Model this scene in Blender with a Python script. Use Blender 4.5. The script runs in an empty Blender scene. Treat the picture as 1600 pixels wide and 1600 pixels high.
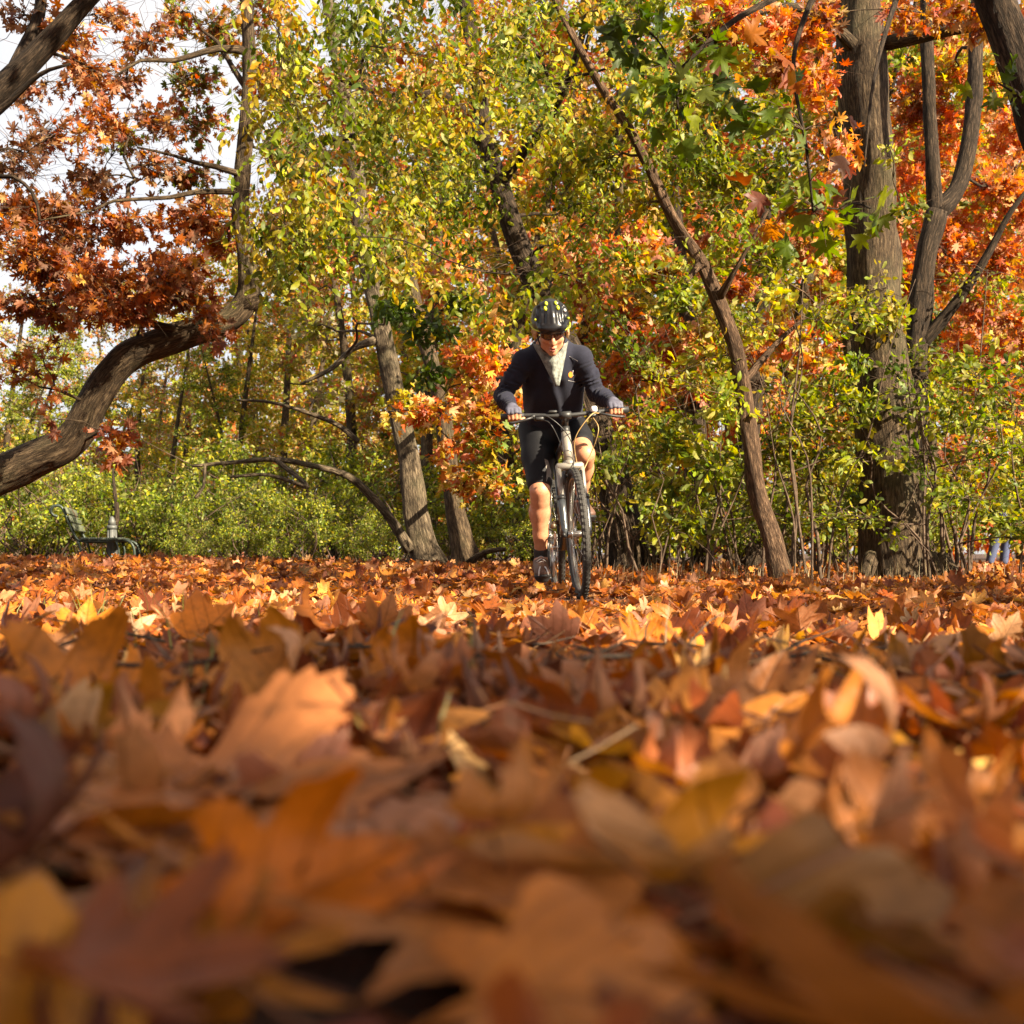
import bpy, math, random
import numpy as np
from mathutils import Vector, Matrix
from mathutils.bvhtree import BVHTree

random.seed(11)
rng = np.random.default_rng(11)
C = bpy.context.scene
COL = C.collection

# ------------------------------------------------------------------ camera, sky, sun, exposure
CAM_H = 0.25
FPX = 2000.0            # focal length in pixels of the 1600 px photograph
HOR = 865.0             # row of the horizon
cam_d = bpy.data.cameras.new('camera')
cam = bpy.data.objects.new('camera', cam_d)
COL.objects.link(cam)
cam.location = (0, 0, CAM_H)
cam.rotation_euler = (math.radians(90), 0, 0)
cam_d.sensor_width = 36
cam_d.lens = 36 * FPX / 1600
cam_d.shift_y = (HOR - 800) / 1600
cam_d.clip_start = 0.02
cam_d.clip_end = 2000
cam_d.dof.use_dof = True
cam_d.dof.focus_distance = 7.0
cam_d.dof.aperture_fstop = 45 / 6.9
C.camera = cam

SUN_EL = math.radians(32)
SUN_DIR = np.array([0.80, -0.60, 0.0])          # horizontal direction towards the sun: right, a little behind the camera
SUN_DIR /= np.linalg.norm(SUN_DIR)
to_sun = np.array([SUN_DIR[0] * math.cos(SUN_EL), SUN_DIR[1] * math.cos(SUN_EL), math.sin(SUN_EL)])
world = bpy.data.worlds.new('World')
C.world = world
world.use_nodes = True
wn = world.node_tree
for n in list(wn.nodes):
    wn.nodes.remove(n)
w_out = wn.nodes.new('ShaderNodeOutputWorld')
w_bg = wn.nodes.new('ShaderNodeBackground')
w_sky = wn.nodes.new('ShaderNodeTexSky')
w_sky.sky_type = 'NISHITA'
w_sky.sun_disc = False
w_sky.sun_elevation = SUN_EL
w_sky.sun_rotation = math.atan2(SUN_DIR[0], SUN_DIR[1])
w_sky.air_density = 0.8
w_sky.dust_density = 3.0
w_sky.ozone_density = 1.0
w_bg.inputs['Strength'].default_value = 0.05
# thin high cloud over the whole sky
w_tc = wn.nodes.new('ShaderNodeTexCoord'); w_nz = wn.nodes.new('ShaderNodeTexNoise')
w_nz.inputs['Scale'].default_value = 2.2; w_nz.inputs['Detail'].default_value = 5
w_mr = wn.nodes.new('ShaderNodeMapRange')
w_mr.inputs['From Min'].default_value = .3; w_mr.inputs['From Max'].default_value = .7
w_mr.inputs['To Min'].default_value = .5; w_mr.inputs['To Max'].default_value = .8
w_mix = wn.nodes.new('ShaderNodeMix'); w_mix.data_type = 'RGBA'
w_mix.inputs[7].default_value = (6.9, 6.6, 6.3, 1)
wn.links.new(w_tc.outputs['Generated'], w_nz.inputs['Vector']); wn.links.new(w_nz.outputs['Fac'], w_mr.inputs['Value'])
wn.links.new(w_mr.outputs[0], w_mix.inputs['Factor']); wn.links.new(w_sky.outputs[0], w_mix.inputs[6])
wn.links.new(w_mix.outputs[2], w_bg.inputs[0])
wn.links.new(w_bg.outputs[0], w_out.inputs[0])

sun_d = bpy.data.lights.new('sun', 'SUN')
sun_d.energy = 5.0
sun_d.angle = math.radians(0.53)
sun_d.color = (1.0, 0.85, 0.62)
sun = bpy.data.objects.new('sun', sun_d)
COL.objects.link(sun)
sun.location = (30, -18, 25)
sun.rotation_euler = Vector(-to_sun).to_track_quat('-Z', 'Y').to_euler()

C.view_settings.view_transform = 'Standard'
C.view_settings.look = 'None'
C.view_settings.exposure = 1.92
C.view_settings.gamma = 1.0
C.view_settings.use_curve_mapping = False
C.render.engine = 'CYCLES'
C.cycles.use_denoising = True
C.cycles.max_bounces = 6
C.cycles.diffuse_bounces = 2
C.cycles.glossy_bounces = 2
C.cycles.transmission_bounces = 4
C.cycles.transparent_max_bounces = 4
C.cycles.caustics_reflective = False
C.cycles.caustics_refractive = False

# ------------------------------------------------------------------ helpers
def P(px, py, Y):
    return np.array([(px - 800) / FPX * Y, Y, CAM_H + (HOR - py) / FPX * Y])

def smooth01(a, b, x):
    t = np.clip((x - a) / (b - a), 0, 1)
    return t * t * (3 - 2 * t)

def gz(x, y):
    x = np.asarray(x, float); y = np.asarray(y, float)
    near = (0.098 - 0.02 * np.clip(x, -1, 1) * np.clip(y, 0, 1)) * (1 - smooth01(0.6, 3.7, y)) - 0.02 * smooth01(2.6, 3.8, y) * (1 - smooth01(5.2, 6.6, y))
    far = smooth01(5.8, 10.5, y) * (1 - .85 * smooth01(15.6, 18.8, y)) * (0.0 + 0.10 * np.clip((2.4 - x) / 5.5, 0, 1.2))
    bumps = 0.012 * np.sin(1.7 * x + 0.6) * np.sin(1.3 * y + 0.8 * x) + 0.008 * np.sin(3.9 * x - 1.1 * y) * np.sin(2.7 * y + 1.2)
    return near + far + bumps

def tag(o, label=None, cat=None, group=None, kind=None):
    if label: o['label'] = label
    if cat: o['category'] = cat
    if group: o['group'] = group
    if kind: o['kind'] = kind
    return o

def empty(name, loc=(0, 0, 0)):
    o = bpy.data.objects.new(name, None)
    o.empty_display_size = 0.1
    o.location = loc
    COL.objects.link(o)
    return o

def norm(v):
    v = np.asarray(v, float)
    return v / (np.linalg.norm(v, axis=-1, keepdims=True) + 1e-12)

class MB:
    def __init__(self):
        self.V = []; self.F = {3: [], 4: []}; self.n = 0; self.C = []; self.B = []
        self.has_c = False; self.has_b = False
    def add(self, v, tris=None, quads=None, col=None, bk=None):
        v = np.asarray(v, float).reshape(-1, 3)
        if tris is not None and len(tris): self.F[3].append(np.asarray(tris, int).reshape(-1, 3) + self.n)
        if quads is not None and len(quads): self.F[4].append(np.asarray(quads, int).reshape(-1, 4) + self.n)
        self.V.append(v)
        m = len(v)
        if col is None: self.C.append(np.ones((m, 3)))
        else:
            self.has_c = True
            self.C.append(np.broadcast_to(np.asarray(col, float), (m, 3)))
        if bk is None: self.B.append(np.zeros((m, 3)))
        else:
            self.has_b = True; self.B.append(np.asarray(bk, float))
        self.n += m
        return self
    def mesh(self, name, mat, smooth=True, origin=None):
        me = bpy.data.meshes.new(name)
        V = np.concatenate(self.V) if self.V else np.zeros((0, 3))
        if origin is not None: V = V - np.asarray(origin, float)
        t = np.concatenate(self.F[3]) if self.F[3] else np.zeros((0, 3), int)
        q = np.concatenate(self.F[4]) if self.F[4] else np.zeros((0, 4), int)
        me.vertices.add(len(V)); me.vertices.foreach_set('co', V.astype(np.float32).ravel())
        loops = np.concatenate([t.ravel(), q.ravel()]).astype(np.int32)
        me.loops.add(len(loops)); me.loops.foreach_set('vertex_index', loops)
        nf = len(t) + len(q)
        st = np.concatenate([np.arange(len(t)) * 3, len(t) * 3 + np.arange(len(q)) * 4]).astype(np.int32)
        me.polygons.add(nf); me.polygons.foreach_set('loop_start', st)
        me.update(calc_edges=True)
        me.polygons.foreach_set('use_smooth', np.full(nf, smooth))
        if self.has_c:
            a = me.attributes.new('col', 'FLOAT_COLOR', 'POINT')
            c4 = np.ones((len(V), 4), np.float32); c4[:, :3] = np.concatenate(self.C)
            a.data.foreach_set('color', c4.ravel())
        if self.has_b:
            a = me.attributes.new('bk', 'FLOAT_VECTOR', 'POINT')
            a.data.foreach_set('vector', np.concatenate(self.B).astype(np.float32).ravel())
        me.validate()
        if mat is not None:
            me.materials.append(mat)
        return me
    def build(self, name, mat, parent=None, smooth=True, loc=None):
        """one mesh object; with a parent that is an Empty at a plain location the vertices are made local to it"""
        org = None
        if parent is not None and parent.get('_world'):
            org = np.array(parent.location)
        elif loc is not None:
            org = np.array(loc)
        me = self.mesh(name, mat, smooth, org)
        o = bpy.data.objects.new(name, me)
        COL.objects.link(o)
        if parent is not None: o.parent = parent
        elif loc is not None: o.location = loc
        return o

def root_at(name, loc):
    o = empty(name, loc)
    o['_world'] = 1
    return o

def catmull(pts, step):
    pts = np.asarray(pts, float)
    if len(pts) < 3:
        n = max(2, int(np.linalg.norm(pts[-1][:3] - pts[0][:3]) / step) + 1)
        return pts[0] + (pts[-1] - pts[0]) * np.linspace(0, 1, n)[:, None]
    ext = np.vstack([2 * pts[0] - pts[1], pts, 2 * pts[-1] - pts[-2]])
    out = []
    for i in range(1, len(ext) - 2):
        p0, p1, p2, p3 = ext[i - 1:i + 3]
        n = max(2, int(np.linalg.norm(p2[:3] - p1[:3]) / step))
        t = np.linspace(0, 1, n, endpoint=False)[:, None]
        out.append(0.5 * ((2 * p1) + (-p0 + p2) * t + (2 * p0 - 5 * p1 + 4 * p2 - p3) * t * t + (-p0 + 3 * p1 - 3 * p2 + p3) * t ** 3))
    out.append(pts[-1][None])
    return np.concatenate(out)

def tube(mb, pts, rad, n=10, rough=0.0, seed=0, cap=True, col=None, ridges=0):
    pts = np.asarray(pts, float); m = len(pts)
    rad = np.broadcast_to(np.asarray(rad, float), (m,))
    tan = norm(np.gradient(pts, axis=0))
    ref = np.array([0, 0, 1.0]) if abs(tan[0][2]) < 0.9 else np.array([1.0, 0, 0])
    a = norm(np.cross(tan[0], ref)); A = [a]
    for i in range(1, m):
        a = a - tan[i] * np.dot(a, tan[i]); a = norm(a); A.append(a)
    A = np.array(A); Bv = np.cross(tan, A)
    th = np.linspace(0, 2 * np.pi, n, endpoint=False)
    L = np.concatenate([[0], np.cumsum(np.linalg.norm(np.diff(pts, axis=0), axis=1))])
    r = np.repeat(rad[:, None], n, 1)
    if rough:
        g = np.random.default_rng(seed)
        for k in range(5):
            ka = g.integers(1, 5); kl = g.uniform(1.5, 9); ph = g.uniform(0, 6.3, 2)
            r = r * (1 + rough * g.uniform(.4, 1) * np.sin(ka * th[None] + ph[0] + 1.3 * np.sin(kl * L[:, None] + ph[1])))
        if ridges:
            r = r * (1 + 0.035 * np.sin(ridges * th[None] + 1.6 * np.sin(2.1 * L[:, None]) + 2 * np.sin(5.3 * L[:, None] + 3 * th[None])))
    v = pts[:, None] + r[..., None] * (np.cos(th)[None, :, None] * A[:, None] + np.sin(th)[None, :, None] * Bv[:, None])
    bk = np.stack([rad[:, None] * np.cos(th)[None], rad[:, None] * np.sin(th)[None], np.repeat(L[:, None], n, 1)], -1)
    i = np.arange(m - 1)[:, None] * n; j = np.arange(n)[None]; j2 = (j + 1) % n
    q = np.stack([i + j, i + j2, i + n + j2, i + n + j], -1).reshape(-1, 4)
    V = v.reshape(-1, 3); Bk = bk.reshape(-1, 3); tris = []
    if cap:
        V = np.vstack([V, pts[0], pts[-1]]); Bk = np.vstack([Bk, [0, 0, 0], [0, 0, L[-1]]])
        for k in range(n):
            tris.append((m * n, (k + 1) % n, k)); tris.append((m * n + 1, (m - 1) * n + k, (m - 1) * n + (k + 1) % n))
    mb.add(V, tris, q, col, Bk)
    return mb

def box(mb, c, s, R=None, bev=0.0):
    """box with chamfered edges"""
    c = np.asarray(c, float); s = np.asarray(s, float) / 2
    b = min(bev, s.min() * 0.9) if bev else 0
    if b <= 0:
        v = np.array([[x, y, z] for x in (-1, 1) for y in (-1, 1) for z in (-1, 1)]) * s
        q = [(0, 1, 3, 2), (4, 6, 7, 5), (0, 4, 5, 1), (2, 3, 7, 6), (0, 2, 6, 4), (1, 5, 7, 3)]
        v = v if R is None else v @ np.asarray(R).T
        mb.add(v + c, None, q); return mb
    V = []; idx = {}
    for x in (-1, 1):
        for y in (-1, 1):
            for z in (-1, 1):
                sg = np.array([x, y, z])
                for ax in range(3):
                    d = s - b; d[ax] = s[ax]
                    idx[(x, y, z, ax)] = len(V); V.append(sg * d)
    q = []; t = []
    for ax in range(3):
        o1, o2 = [(1, 2), (2, 0), (0, 1)][ax]
        for sg in (-1, 1):
            f = []
            for (p, r) in ((-1, -1), (1, -1), (1, 1), (-1, 1)):
                k = [0, 0, 0]; k[ax] = sg; k[o1] = p; k[o2] = r
                f.append(idx[(*k, ax)])
            q.append(f if sg > 0 else f[::-1])
        for p in (-1, 1):
            for r in (-1, 1):
                k0 = [0, 0, 0]; k0[ax] = -1; k0[o1] = p; k0[o2] = r
                k1 = list(k0); k1[ax] = 1
                f = [idx[(*k0, o1)], idx[(*k1, o1)], idx[(*k1, o2)], idx[(*k0, o2)]]
                q.append(f if p * r < 0 else f[::-1])
    for x in (-1, 1):
        for y in (-1, 1):
            for z in (-1, 1):
                f = [idx[(x, y, z, 0)], idx[(x, y, z, 1)], idx[(x, y, z, 2)]]
                t.append(f if x * y * z > 0 else f[::-1])
    V = np.array(V); V = V if R is None else V @ np.asarray(R).T
    mb.add(V + c, t, q); return mb

def torus(mb, c, R, r, ax=1, n=64, m=12, r2=None):
    """ring round the axis ax; r2 = half width along the axis"""
    r2 = r2 or r
    a = np.linspace(0, 2 * np.pi, n, endpoint=False); b = np.linspace(0, 2 * np.pi, m, endpoint=False)
    rr = R + r * np.cos(b)[None]
    u = rr * np.cos(a)[:, None]; w = rr * np.sin(a)[:, None]; h = np.repeat((r2 * np.sin(b))[None], n, 0)
    order = {0: (h, u, w), 1: (u, h, w), 2: (u, w, h)}[ax]
    v = np.stack(order, -1).reshape(-1, 3) + np.asarray(c, float)
    i = np.arange(n)[:, None]; j = np.arange(m)[None]
    q = np.stack([i * m + j, ((i + 1) % n) * m + j, ((i + 1) % n) * m + (j + 1) % m, i * m + (j + 1) % m], -1).reshape(-1, 4)
    mb.add(v, None, q); return mb

def seg(mb, a, b, r, n=12, r2=None):
    a = np.asarray(a, float); b = np.asarray(b, float)
    return tube(mb, np.array([a, a + (b - a) * .5, b]), np.array([r, (r + (r2 or r)) / 2, r2 or r]), n)

# ------------------------------------------------------------------ materials
def nt(name):
    m = bpy.data.materials.new(name); m.use_nodes = True
    t = m.node_tree
    for n in list(t.nodes): t.nodes.remove(n)
    out = t.nodes.new('ShaderNodeOutputMaterial')
    return m, t, out

def N(t, typ, **kw):
    n = t.nodes.new(typ)
    for k, v in kw.items():
        if k.startswith('_'): setattr(n, k[1:], v)
        else: n.inputs[k.replace('__', ' ')].default_value = v
    return n

def noise_node(t, vec, scale, detail=4, rough=.6):
    n = t.nodes.new('ShaderNodeTexNoise')
    n.inputs['Scale'].default_value = scale; n.inputs['Detail'].default_value = detail; n.inputs['Roughness'].default_value = rough
    if vec is not None: t.links.new(vec, n.inputs['Vector'])
    return n

def ramp(t, fac, stops):
    r = t.nodes.new('ShaderNodeValToRGB')
    e = r.color_ramp.elements
    while len(e) < len(stops): e.new(0.5)
    for i, (p, c) in enumerate(stops):
        e[i].position = p; e[i].color = (*c, 1)
    t.links.new(fac, r.inputs[0])
    return r

def simple(name, col, rough=.5, metal=0.0, bump=0, bscale=60, var=.15, coat=0, spec=.5, sheen=0):
    m, t, out = nt(name)
    p = N(t, 'ShaderNodeBsdfPrincipled')
    tc = N(t, 'ShaderNodeTexCoord')
    nz = noise_node(t, tc.outputs['Object'], bscale * .25, 5)
    lo = tuple(c * (1 - var) for c in col); hi = tuple(min(1, c * (1 + var)) for c in col)
    rp = ramp(t, nz.outputs['Fac'], [(.3, lo), (.7, hi)])
    t.links.new(rp.outputs[0], p.inputs['Base Color'])
    p.inputs['Roughness'].default_value = rough; p.inputs['Metallic'].default_value = metal
    p.inputs['Specular IOR Level'].default_value = spec
    p.inputs['Coat Weight'].default_value = coat
    if sheen:
        p.inputs['Sheen Weight'].default_value = sheen
    if bump:
        nb = noise_node(t, tc.outputs['Object'], bscale, 4)
        b = N(t, 'ShaderNodeBump', Strength=bump, Distance=.004)
        t.links.new(nb.outputs['Fac'], b.inputs['Height']); t.links.new(b.outputs[0], p.inputs['Normal'])
    t.links.new(p.outputs[0], out.inputs[0])
    return m

def leaf_material(name, veins, trans, rough=.5, spec=.35, under=1.2, vscale=5.0, curl_dark=False):
    m, t, out = nt(name)
    at = N(t, 'ShaderNodeAttribute', _attribute_name='col')
    oi = N(t, 'ShaderNodeObjectInfo')
    mul = N(t, 'ShaderNodeMix', _data_type='RGBA', _blend_type='MULTIPLY')
    mul.inputs['Factor'].default_value = 1
    t.links.new(at.outputs['Color'], mul.inputs[6]); t.links.new(oi.outputs['Color'], mul.inputs[7])
    col = mul.outputs[2]
    tc = N(t, 'ShaderNodeTexCoord'); geo = N(t, 'ShaderNodeNewGeometry')
    nz = noise_node(t, geo.outputs['Position'], 38 if veins else 25, 5, .65)
    mr = N(t, 'ShaderNodeMapRange')
    mr.inputs['From Min'].default_value = .3; mr.inputs['From Max'].default_value = .7
    mr.inputs['To Min'].default_value = .68; mr.inputs['To Max'].default_value = 1.22
    t.links.new(nz.outputs['Fac'], mr.inputs['Value'])
    sc = N(t, 'ShaderNodeVectorMath', _operation='SCALE')
    t.links.new(col, sc.inputs[0]); t.links.new(mr.outputs[0], sc.inputs['Scale'])
    col = sc.outputs[0]
    bump = None
    if veins:
        lf = N(t, 'ShaderNodeAttribute', _attribute_name='bk')      # leaf plane coordinates, midrib along x
        sx = N(t, 'ShaderNodeSeparateXYZ'); t.links.new(lf.outputs['Vector'], sx.inputs[0])
        ay = N(t, 'ShaderNodeMath', _operation='ABSOLUTE'); t.links.new(sx.outputs['Y'], ay.inputs[0])
        mid = N(t, 'ShaderNodeMapRange'); t.links.new(ay.outputs[0], mid.inputs['Value'])
        mid.inputs['From Min'].default_value = .004; mid.inputs['From Max'].default_value = .016
        mid.inputs['To Min'].default_value = 1; mid.inputs['To Max'].default_value = 0
        s1 = N(t, 'ShaderNodeMath', _operation='MULTIPLY_ADD'); t.links.new(ay.outputs[0], s1.inputs[0])
        s1.inputs[1].default_value = -.85; t.links.new(sx.outputs['X'], s1.inputs[2])
        s2 = N(t, 'ShaderNodeMath', _operation='MULTIPLY'); t.links.new(s1.outputs[0], s2.inputs[0]); s2.inputs[1].default_value = vscale
        s3 = N(t, 'ShaderNodeMath', _operation='FRACT'); t.links.new(s2.outputs[0], s3.inputs[0])
        s4 = N(t, 'ShaderNodeMath', _operation='SUBTRACT'); t.links.new(s3.outputs[0], s4.inputs[0]); s4.inputs[1].default_value = .5
        s5 = N(t, 'ShaderNodeMath', _operation='ABSOLUTE'); t.links.new(s4.outputs[0], s5.inputs[0])
        lat = N(t, 'ShaderNodeMapRange'); t.links.new(s5.outputs[0], lat.inputs['Value'])
        lat.inputs['From Min'].default_value = .015; lat.inputs['From Max'].default_value = .07
        lat.inputs['To Min'].default_value = .7; lat.inputs['To Max'].default_value = 0
        mx = N(t, 'ShaderNodeMath', _operation='MAXIMUM'); t.links.new(mid.outputs[0], mx.inputs[0]); t.links.new(lat.outputs[0], mx.inputs[1])
        vm = N(t, 'ShaderNodeMapRange'); t.links.new(mx.outputs[0], vm.inputs['Value'])
        vm.inputs['To Min'].default_value = 1; vm.inputs['To Max'].default_value = .66
        sc2 = N(t, 'ShaderNodeVectorMath', _operation='SCALE'); t.links.new(col, sc2.inputs[0]); t.links.new(vm.outputs[0], sc2.inputs['Scale'])
        # decay blotches
        nb = noise_node(t, geo.outputs['Position'], 55, 3, .6)
        rb = ramp(t, nb.outputs['Fac'], [(.58, (0, 0, 0)), (.72, (1, 1, 1))])
        mb_ = N(t, 'ShaderNodeMix', _data_type='RGBA'); t.links.new(rb.outputs[0], mb_.inputs['Factor'])
        fm = N(t, 'ShaderNodeMath', _operation='MULTIPLY'); t.links.new(rb.outputs[0], fm.inputs[0]); fm.inputs[1].default_value = .55
        t.links.new(fm.outputs[0], mb_.inputs['Factor'])
        t.links.new(sc2.outputs[0], mb_.inputs[6]); mb_.inputs[7].default_value = (.10, .045, .018, 1)
        col = mb_.outputs[2]
        hb = N(t, 'ShaderNodeMath', _operation='MULTIPLY_ADD'); t.links.new(mx.outputs[0], hb.inputs[0]); hb.inputs[1].default_value = -.5
        t.links.new(nz.outputs['Fac'], hb.inputs[2])
        bump = N(t, 'ShaderNodeBump', Strength=.55, Distance=.004)
        t.links.new(hb.outputs[0], bump.inputs['Height'])
    # paler, duller underside
    un = N(t, 'ShaderNodeMix', _data_type='RGBA'); t.links.new(geo.outputs['Backfacing'], un.inputs['Factor'])
    hs = N(t, 'ShaderNodeHueSaturation', Saturation=.8, Value=under); t.links.new(col, hs.inputs['Color'])
    t.links.new(col, un.inputs[6]); t.links.new(hs.outputs[0], un.inputs[7])
    p = N(t, 'ShaderNodeBsdfPrincipled', Roughness=rough)
    p.inputs['Specular IOR Level'].default_value = spec
    t.links.new(un.outputs[2], p.inputs['Base Color'])
    tr = N(t, 'ShaderNodeBsdfTranslucent')
    hs2 = N(t, 'ShaderNodeHueSaturation', Saturation=1.12, Value=1.25); t.links.new(col, hs2.inputs['Color'])
    t.links.new(hs2.outputs[0], tr.inputs['Color'])
    if bump: t.links.new(bump.outputs[0], p.inputs['Normal'])
    ms = N(t, 'ShaderNodeMixShader'); ms.inputs[0].default_value = trans
    t.links.new(p.outputs[0], ms.inputs[1]); t.links.new(tr.outputs[0], ms.inputs[2])
    t.links.new(ms.outputs[0], out.inputs[0])
    return m

def bark_material(name, c_dark, c_mid, c_light, sx=30, sz=4.2, moss=0.0, bump=1.0):
    m, t, out = nt(name)
    at = N(t, 'ShaderNodeAttribute', _attribute_name='bk')
    mp = N(t, 'ShaderNodeMapping'); mp.inputs['Scale'].default_value = (sx, sx, sz)
    t.links.new(at.outputs['Vector'], mp.inputs['Vector'])
    n1 = noise_node(t, mp.outputs[0], 1.6, 6, .62)
    n2 = noise_node(t, at.outputs['Vector'], 5.0, 4, .6)
    v = N(t, 'ShaderNodeTexVoronoi', _feature='DISTANCE_TO_EDGE'); v.inputs['Scale'].default_value = 1.15
    ad = N(t, 'ShaderNodeVectorMath', _operation='MULTIPLY_ADD')
    t.links.new(n1.outputs['Color'], ad.inputs[0]); ad.inputs[1].default_value = (1.9, 1.9, 1.5); t.links.new(mp.outputs[0], ad.inputs[2])
    t.links.new(ad.outputs[0], v.inputs['Vector'])
    cr = N(t, 'ShaderNodeMapRange'); t.links.new(v.outputs['Distance'], cr.inputs['Value'])
    cr.inputs['From Max'].default_value = .42
    n4 = noise_node(t, mp.outputs[0], 3.4, 8, .72)
    hm = N(t, 'ShaderNodeMath', _operation='MULTIPLY_ADD'); t.links.new(cr.outputs[0], hm.inputs[0]); hm.inputs[1].default_value = .42; hm.inputs[2].default_value = .36
    h = N(t, 'ShaderNodeMath', _operation='MULTIPLY'); t.links.new(hm.outputs[0], h.inputs[0]); t.links.new(n4.outputs['Fac'], h.inputs[1])
    rp = ramp(t, h.outputs[0], [(.17, c_dark), (.31, c_mid), (.50, c_light)])
    mx = N(t, 'ShaderNodeMix', _data_type='RGBA', _blend_type='MULTIPLY'); mx.inputs['Factor'].default_value = .7
    r2 = ramp(t, n2.outputs['Fac'], [(.3, (.55, .55, .55)), (.7, (1.25, 1.2, 1.12))])
    t.links.new(rp.outputs[0], mx.inputs[6]); t.links.new(r2.outputs[0], mx.inputs[7])
    colr = mx.outputs[2]
    if moss:
        n3 = noise_node(t, at.outputs['Vector'], 2.2, 3, .5)
        r3 = ramp(t, n3.outputs['Fac'], [(.5, (0, 0, 0)), (.68, (moss, moss, moss))])
        m3 = N(t, 'ShaderNodeMix', _data_type='RGBA'); t.links.new(r3.outputs[0], m3.inputs['Factor'])
        t.links.new(colr, m3.inputs[6]); m3.inputs[7].default_value = (.14, .15, .07, 1)
        colr = m3.outputs[2]
    p = N(t, 'ShaderNodeBsdfPrincipled', Roughness=.9); p.inputs['Specular IOR Level'].default_value = .2
    t.links.new(colr, p.inputs['Base Color'])
    b = N(t, 'ShaderNodeBump', Strength=bump, Distance=.03); t.links.new(h.outputs[0], b.inputs['Height'])
    t.links.new(b.outputs[0], p.inputs['Normal']); t.links.new(p.outputs[0], out.inputs[0])
    return m

M_litter = leaf_material('dry_leaf', True, .32, rough=.42, spec=.22, under=1.1)
M_leaf = leaf_material('tree_leaf', False, .5, rough=.45, spec=.25, under=1.1)
M_grass = leaf_material('grass_blade', False, .35, rough=.5)
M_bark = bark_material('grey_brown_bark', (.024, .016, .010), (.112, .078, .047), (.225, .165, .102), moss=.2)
M_bark_sunlit = bark_material('sunlit_bark', (.035, .026, .018), (.16, .122, .08), (.30, .24, .165), moss=.2)  # bark copy made lighter to stand for sunlight on one trunk
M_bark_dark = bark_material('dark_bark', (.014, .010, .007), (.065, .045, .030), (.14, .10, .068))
M_bark_red = bark_material('reddish_bark', (.035, .021, .013), (.155, .095, .058), (.32, .215, .135), sx=40, sz=5)
M_twig = bark_material('twig_bark', (.05, .035, .025), (.14, .095, .065), (.26, .19, .14), sx=60, sz=8, bump=.3)

# ------------------------------------------------------------------ leaf templates
def outline(keys):
    """half outline keys (angle in degrees from the tip, radius) -> closed list of points"""
    th = [math.radians(a) for a, r in keys]; rr = [r for a, r in keys]
    pts = [(rr[i] * math.cos(th[i]), rr[i] * math.sin(th[i])) for i in range(len(keys))]
    full = pts + [(x, -y) for (x, y) in pts[-2:0:-1]] if abs(keys[-1][0] - 180) < 1 else pts + [(x, -y) for (x, y) in pts[:0:-1]]
    return np.array(full)

OAK = outline([(0, .60), (16, .40), (27, .24), (38, .50), (46, .53), (56, .36), (68, .15), (82, .40), (92, .46), (101, .34), (118, .15), (134, .36), (141, .37), (152, .22), (166, .2), (180, .44)])
MAPLE = outline([(0, .62), (9, .42), (17, .42), (24, .24), (40, .50), (48, .60), (57, .44), (66, .42), (76, .24), (96, .42), (104, .46), (118, .3), (140, .24), (165, .2), (180, .22)])
OAK_BROAD = outline([(0, .60), (14, .44), (26, .33), (38, .51), (46, .54), (57, .44), (70, .28), (82, .42), (92, .47), (102, .40), (118, .24), (134, .37), (141, .37), (154, .24), (166, .2), (180, .44)])
MAPLE_BROAD = outline([(0, .60), (9, .48), (18, .46), (26, .36), (40, .52), (48, .59), (58, .50), (68, .46), (80, .36), (96, .45), (104, .46), (118, .38), (140, .32), (162, .26), (180, .2)])
BEECH = outline([(0, .52), (18, .40), (42, .31), (70, .26), (100, .26), (130, .30), (156, .38), (180, .5)])
SMALL = outline([(0, .52), (35, .32), (90, .2), (145, .32), (180, .5)])
NARROW = outline([(0, .52), (20, .34), (90, .13), (160, .34), (180, .5)])

def bend(v, k, ax):
    v = v.copy()
    if abs(k) < 1e-3: return v
    s = v[:, ax].copy(); z = v[:, 2]
    r = 1 / k - z
    v[:, ax] = r * np.sin(k * s); v[:, 2] = 1 / k - r * np.cos(k * s)
    return v

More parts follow.
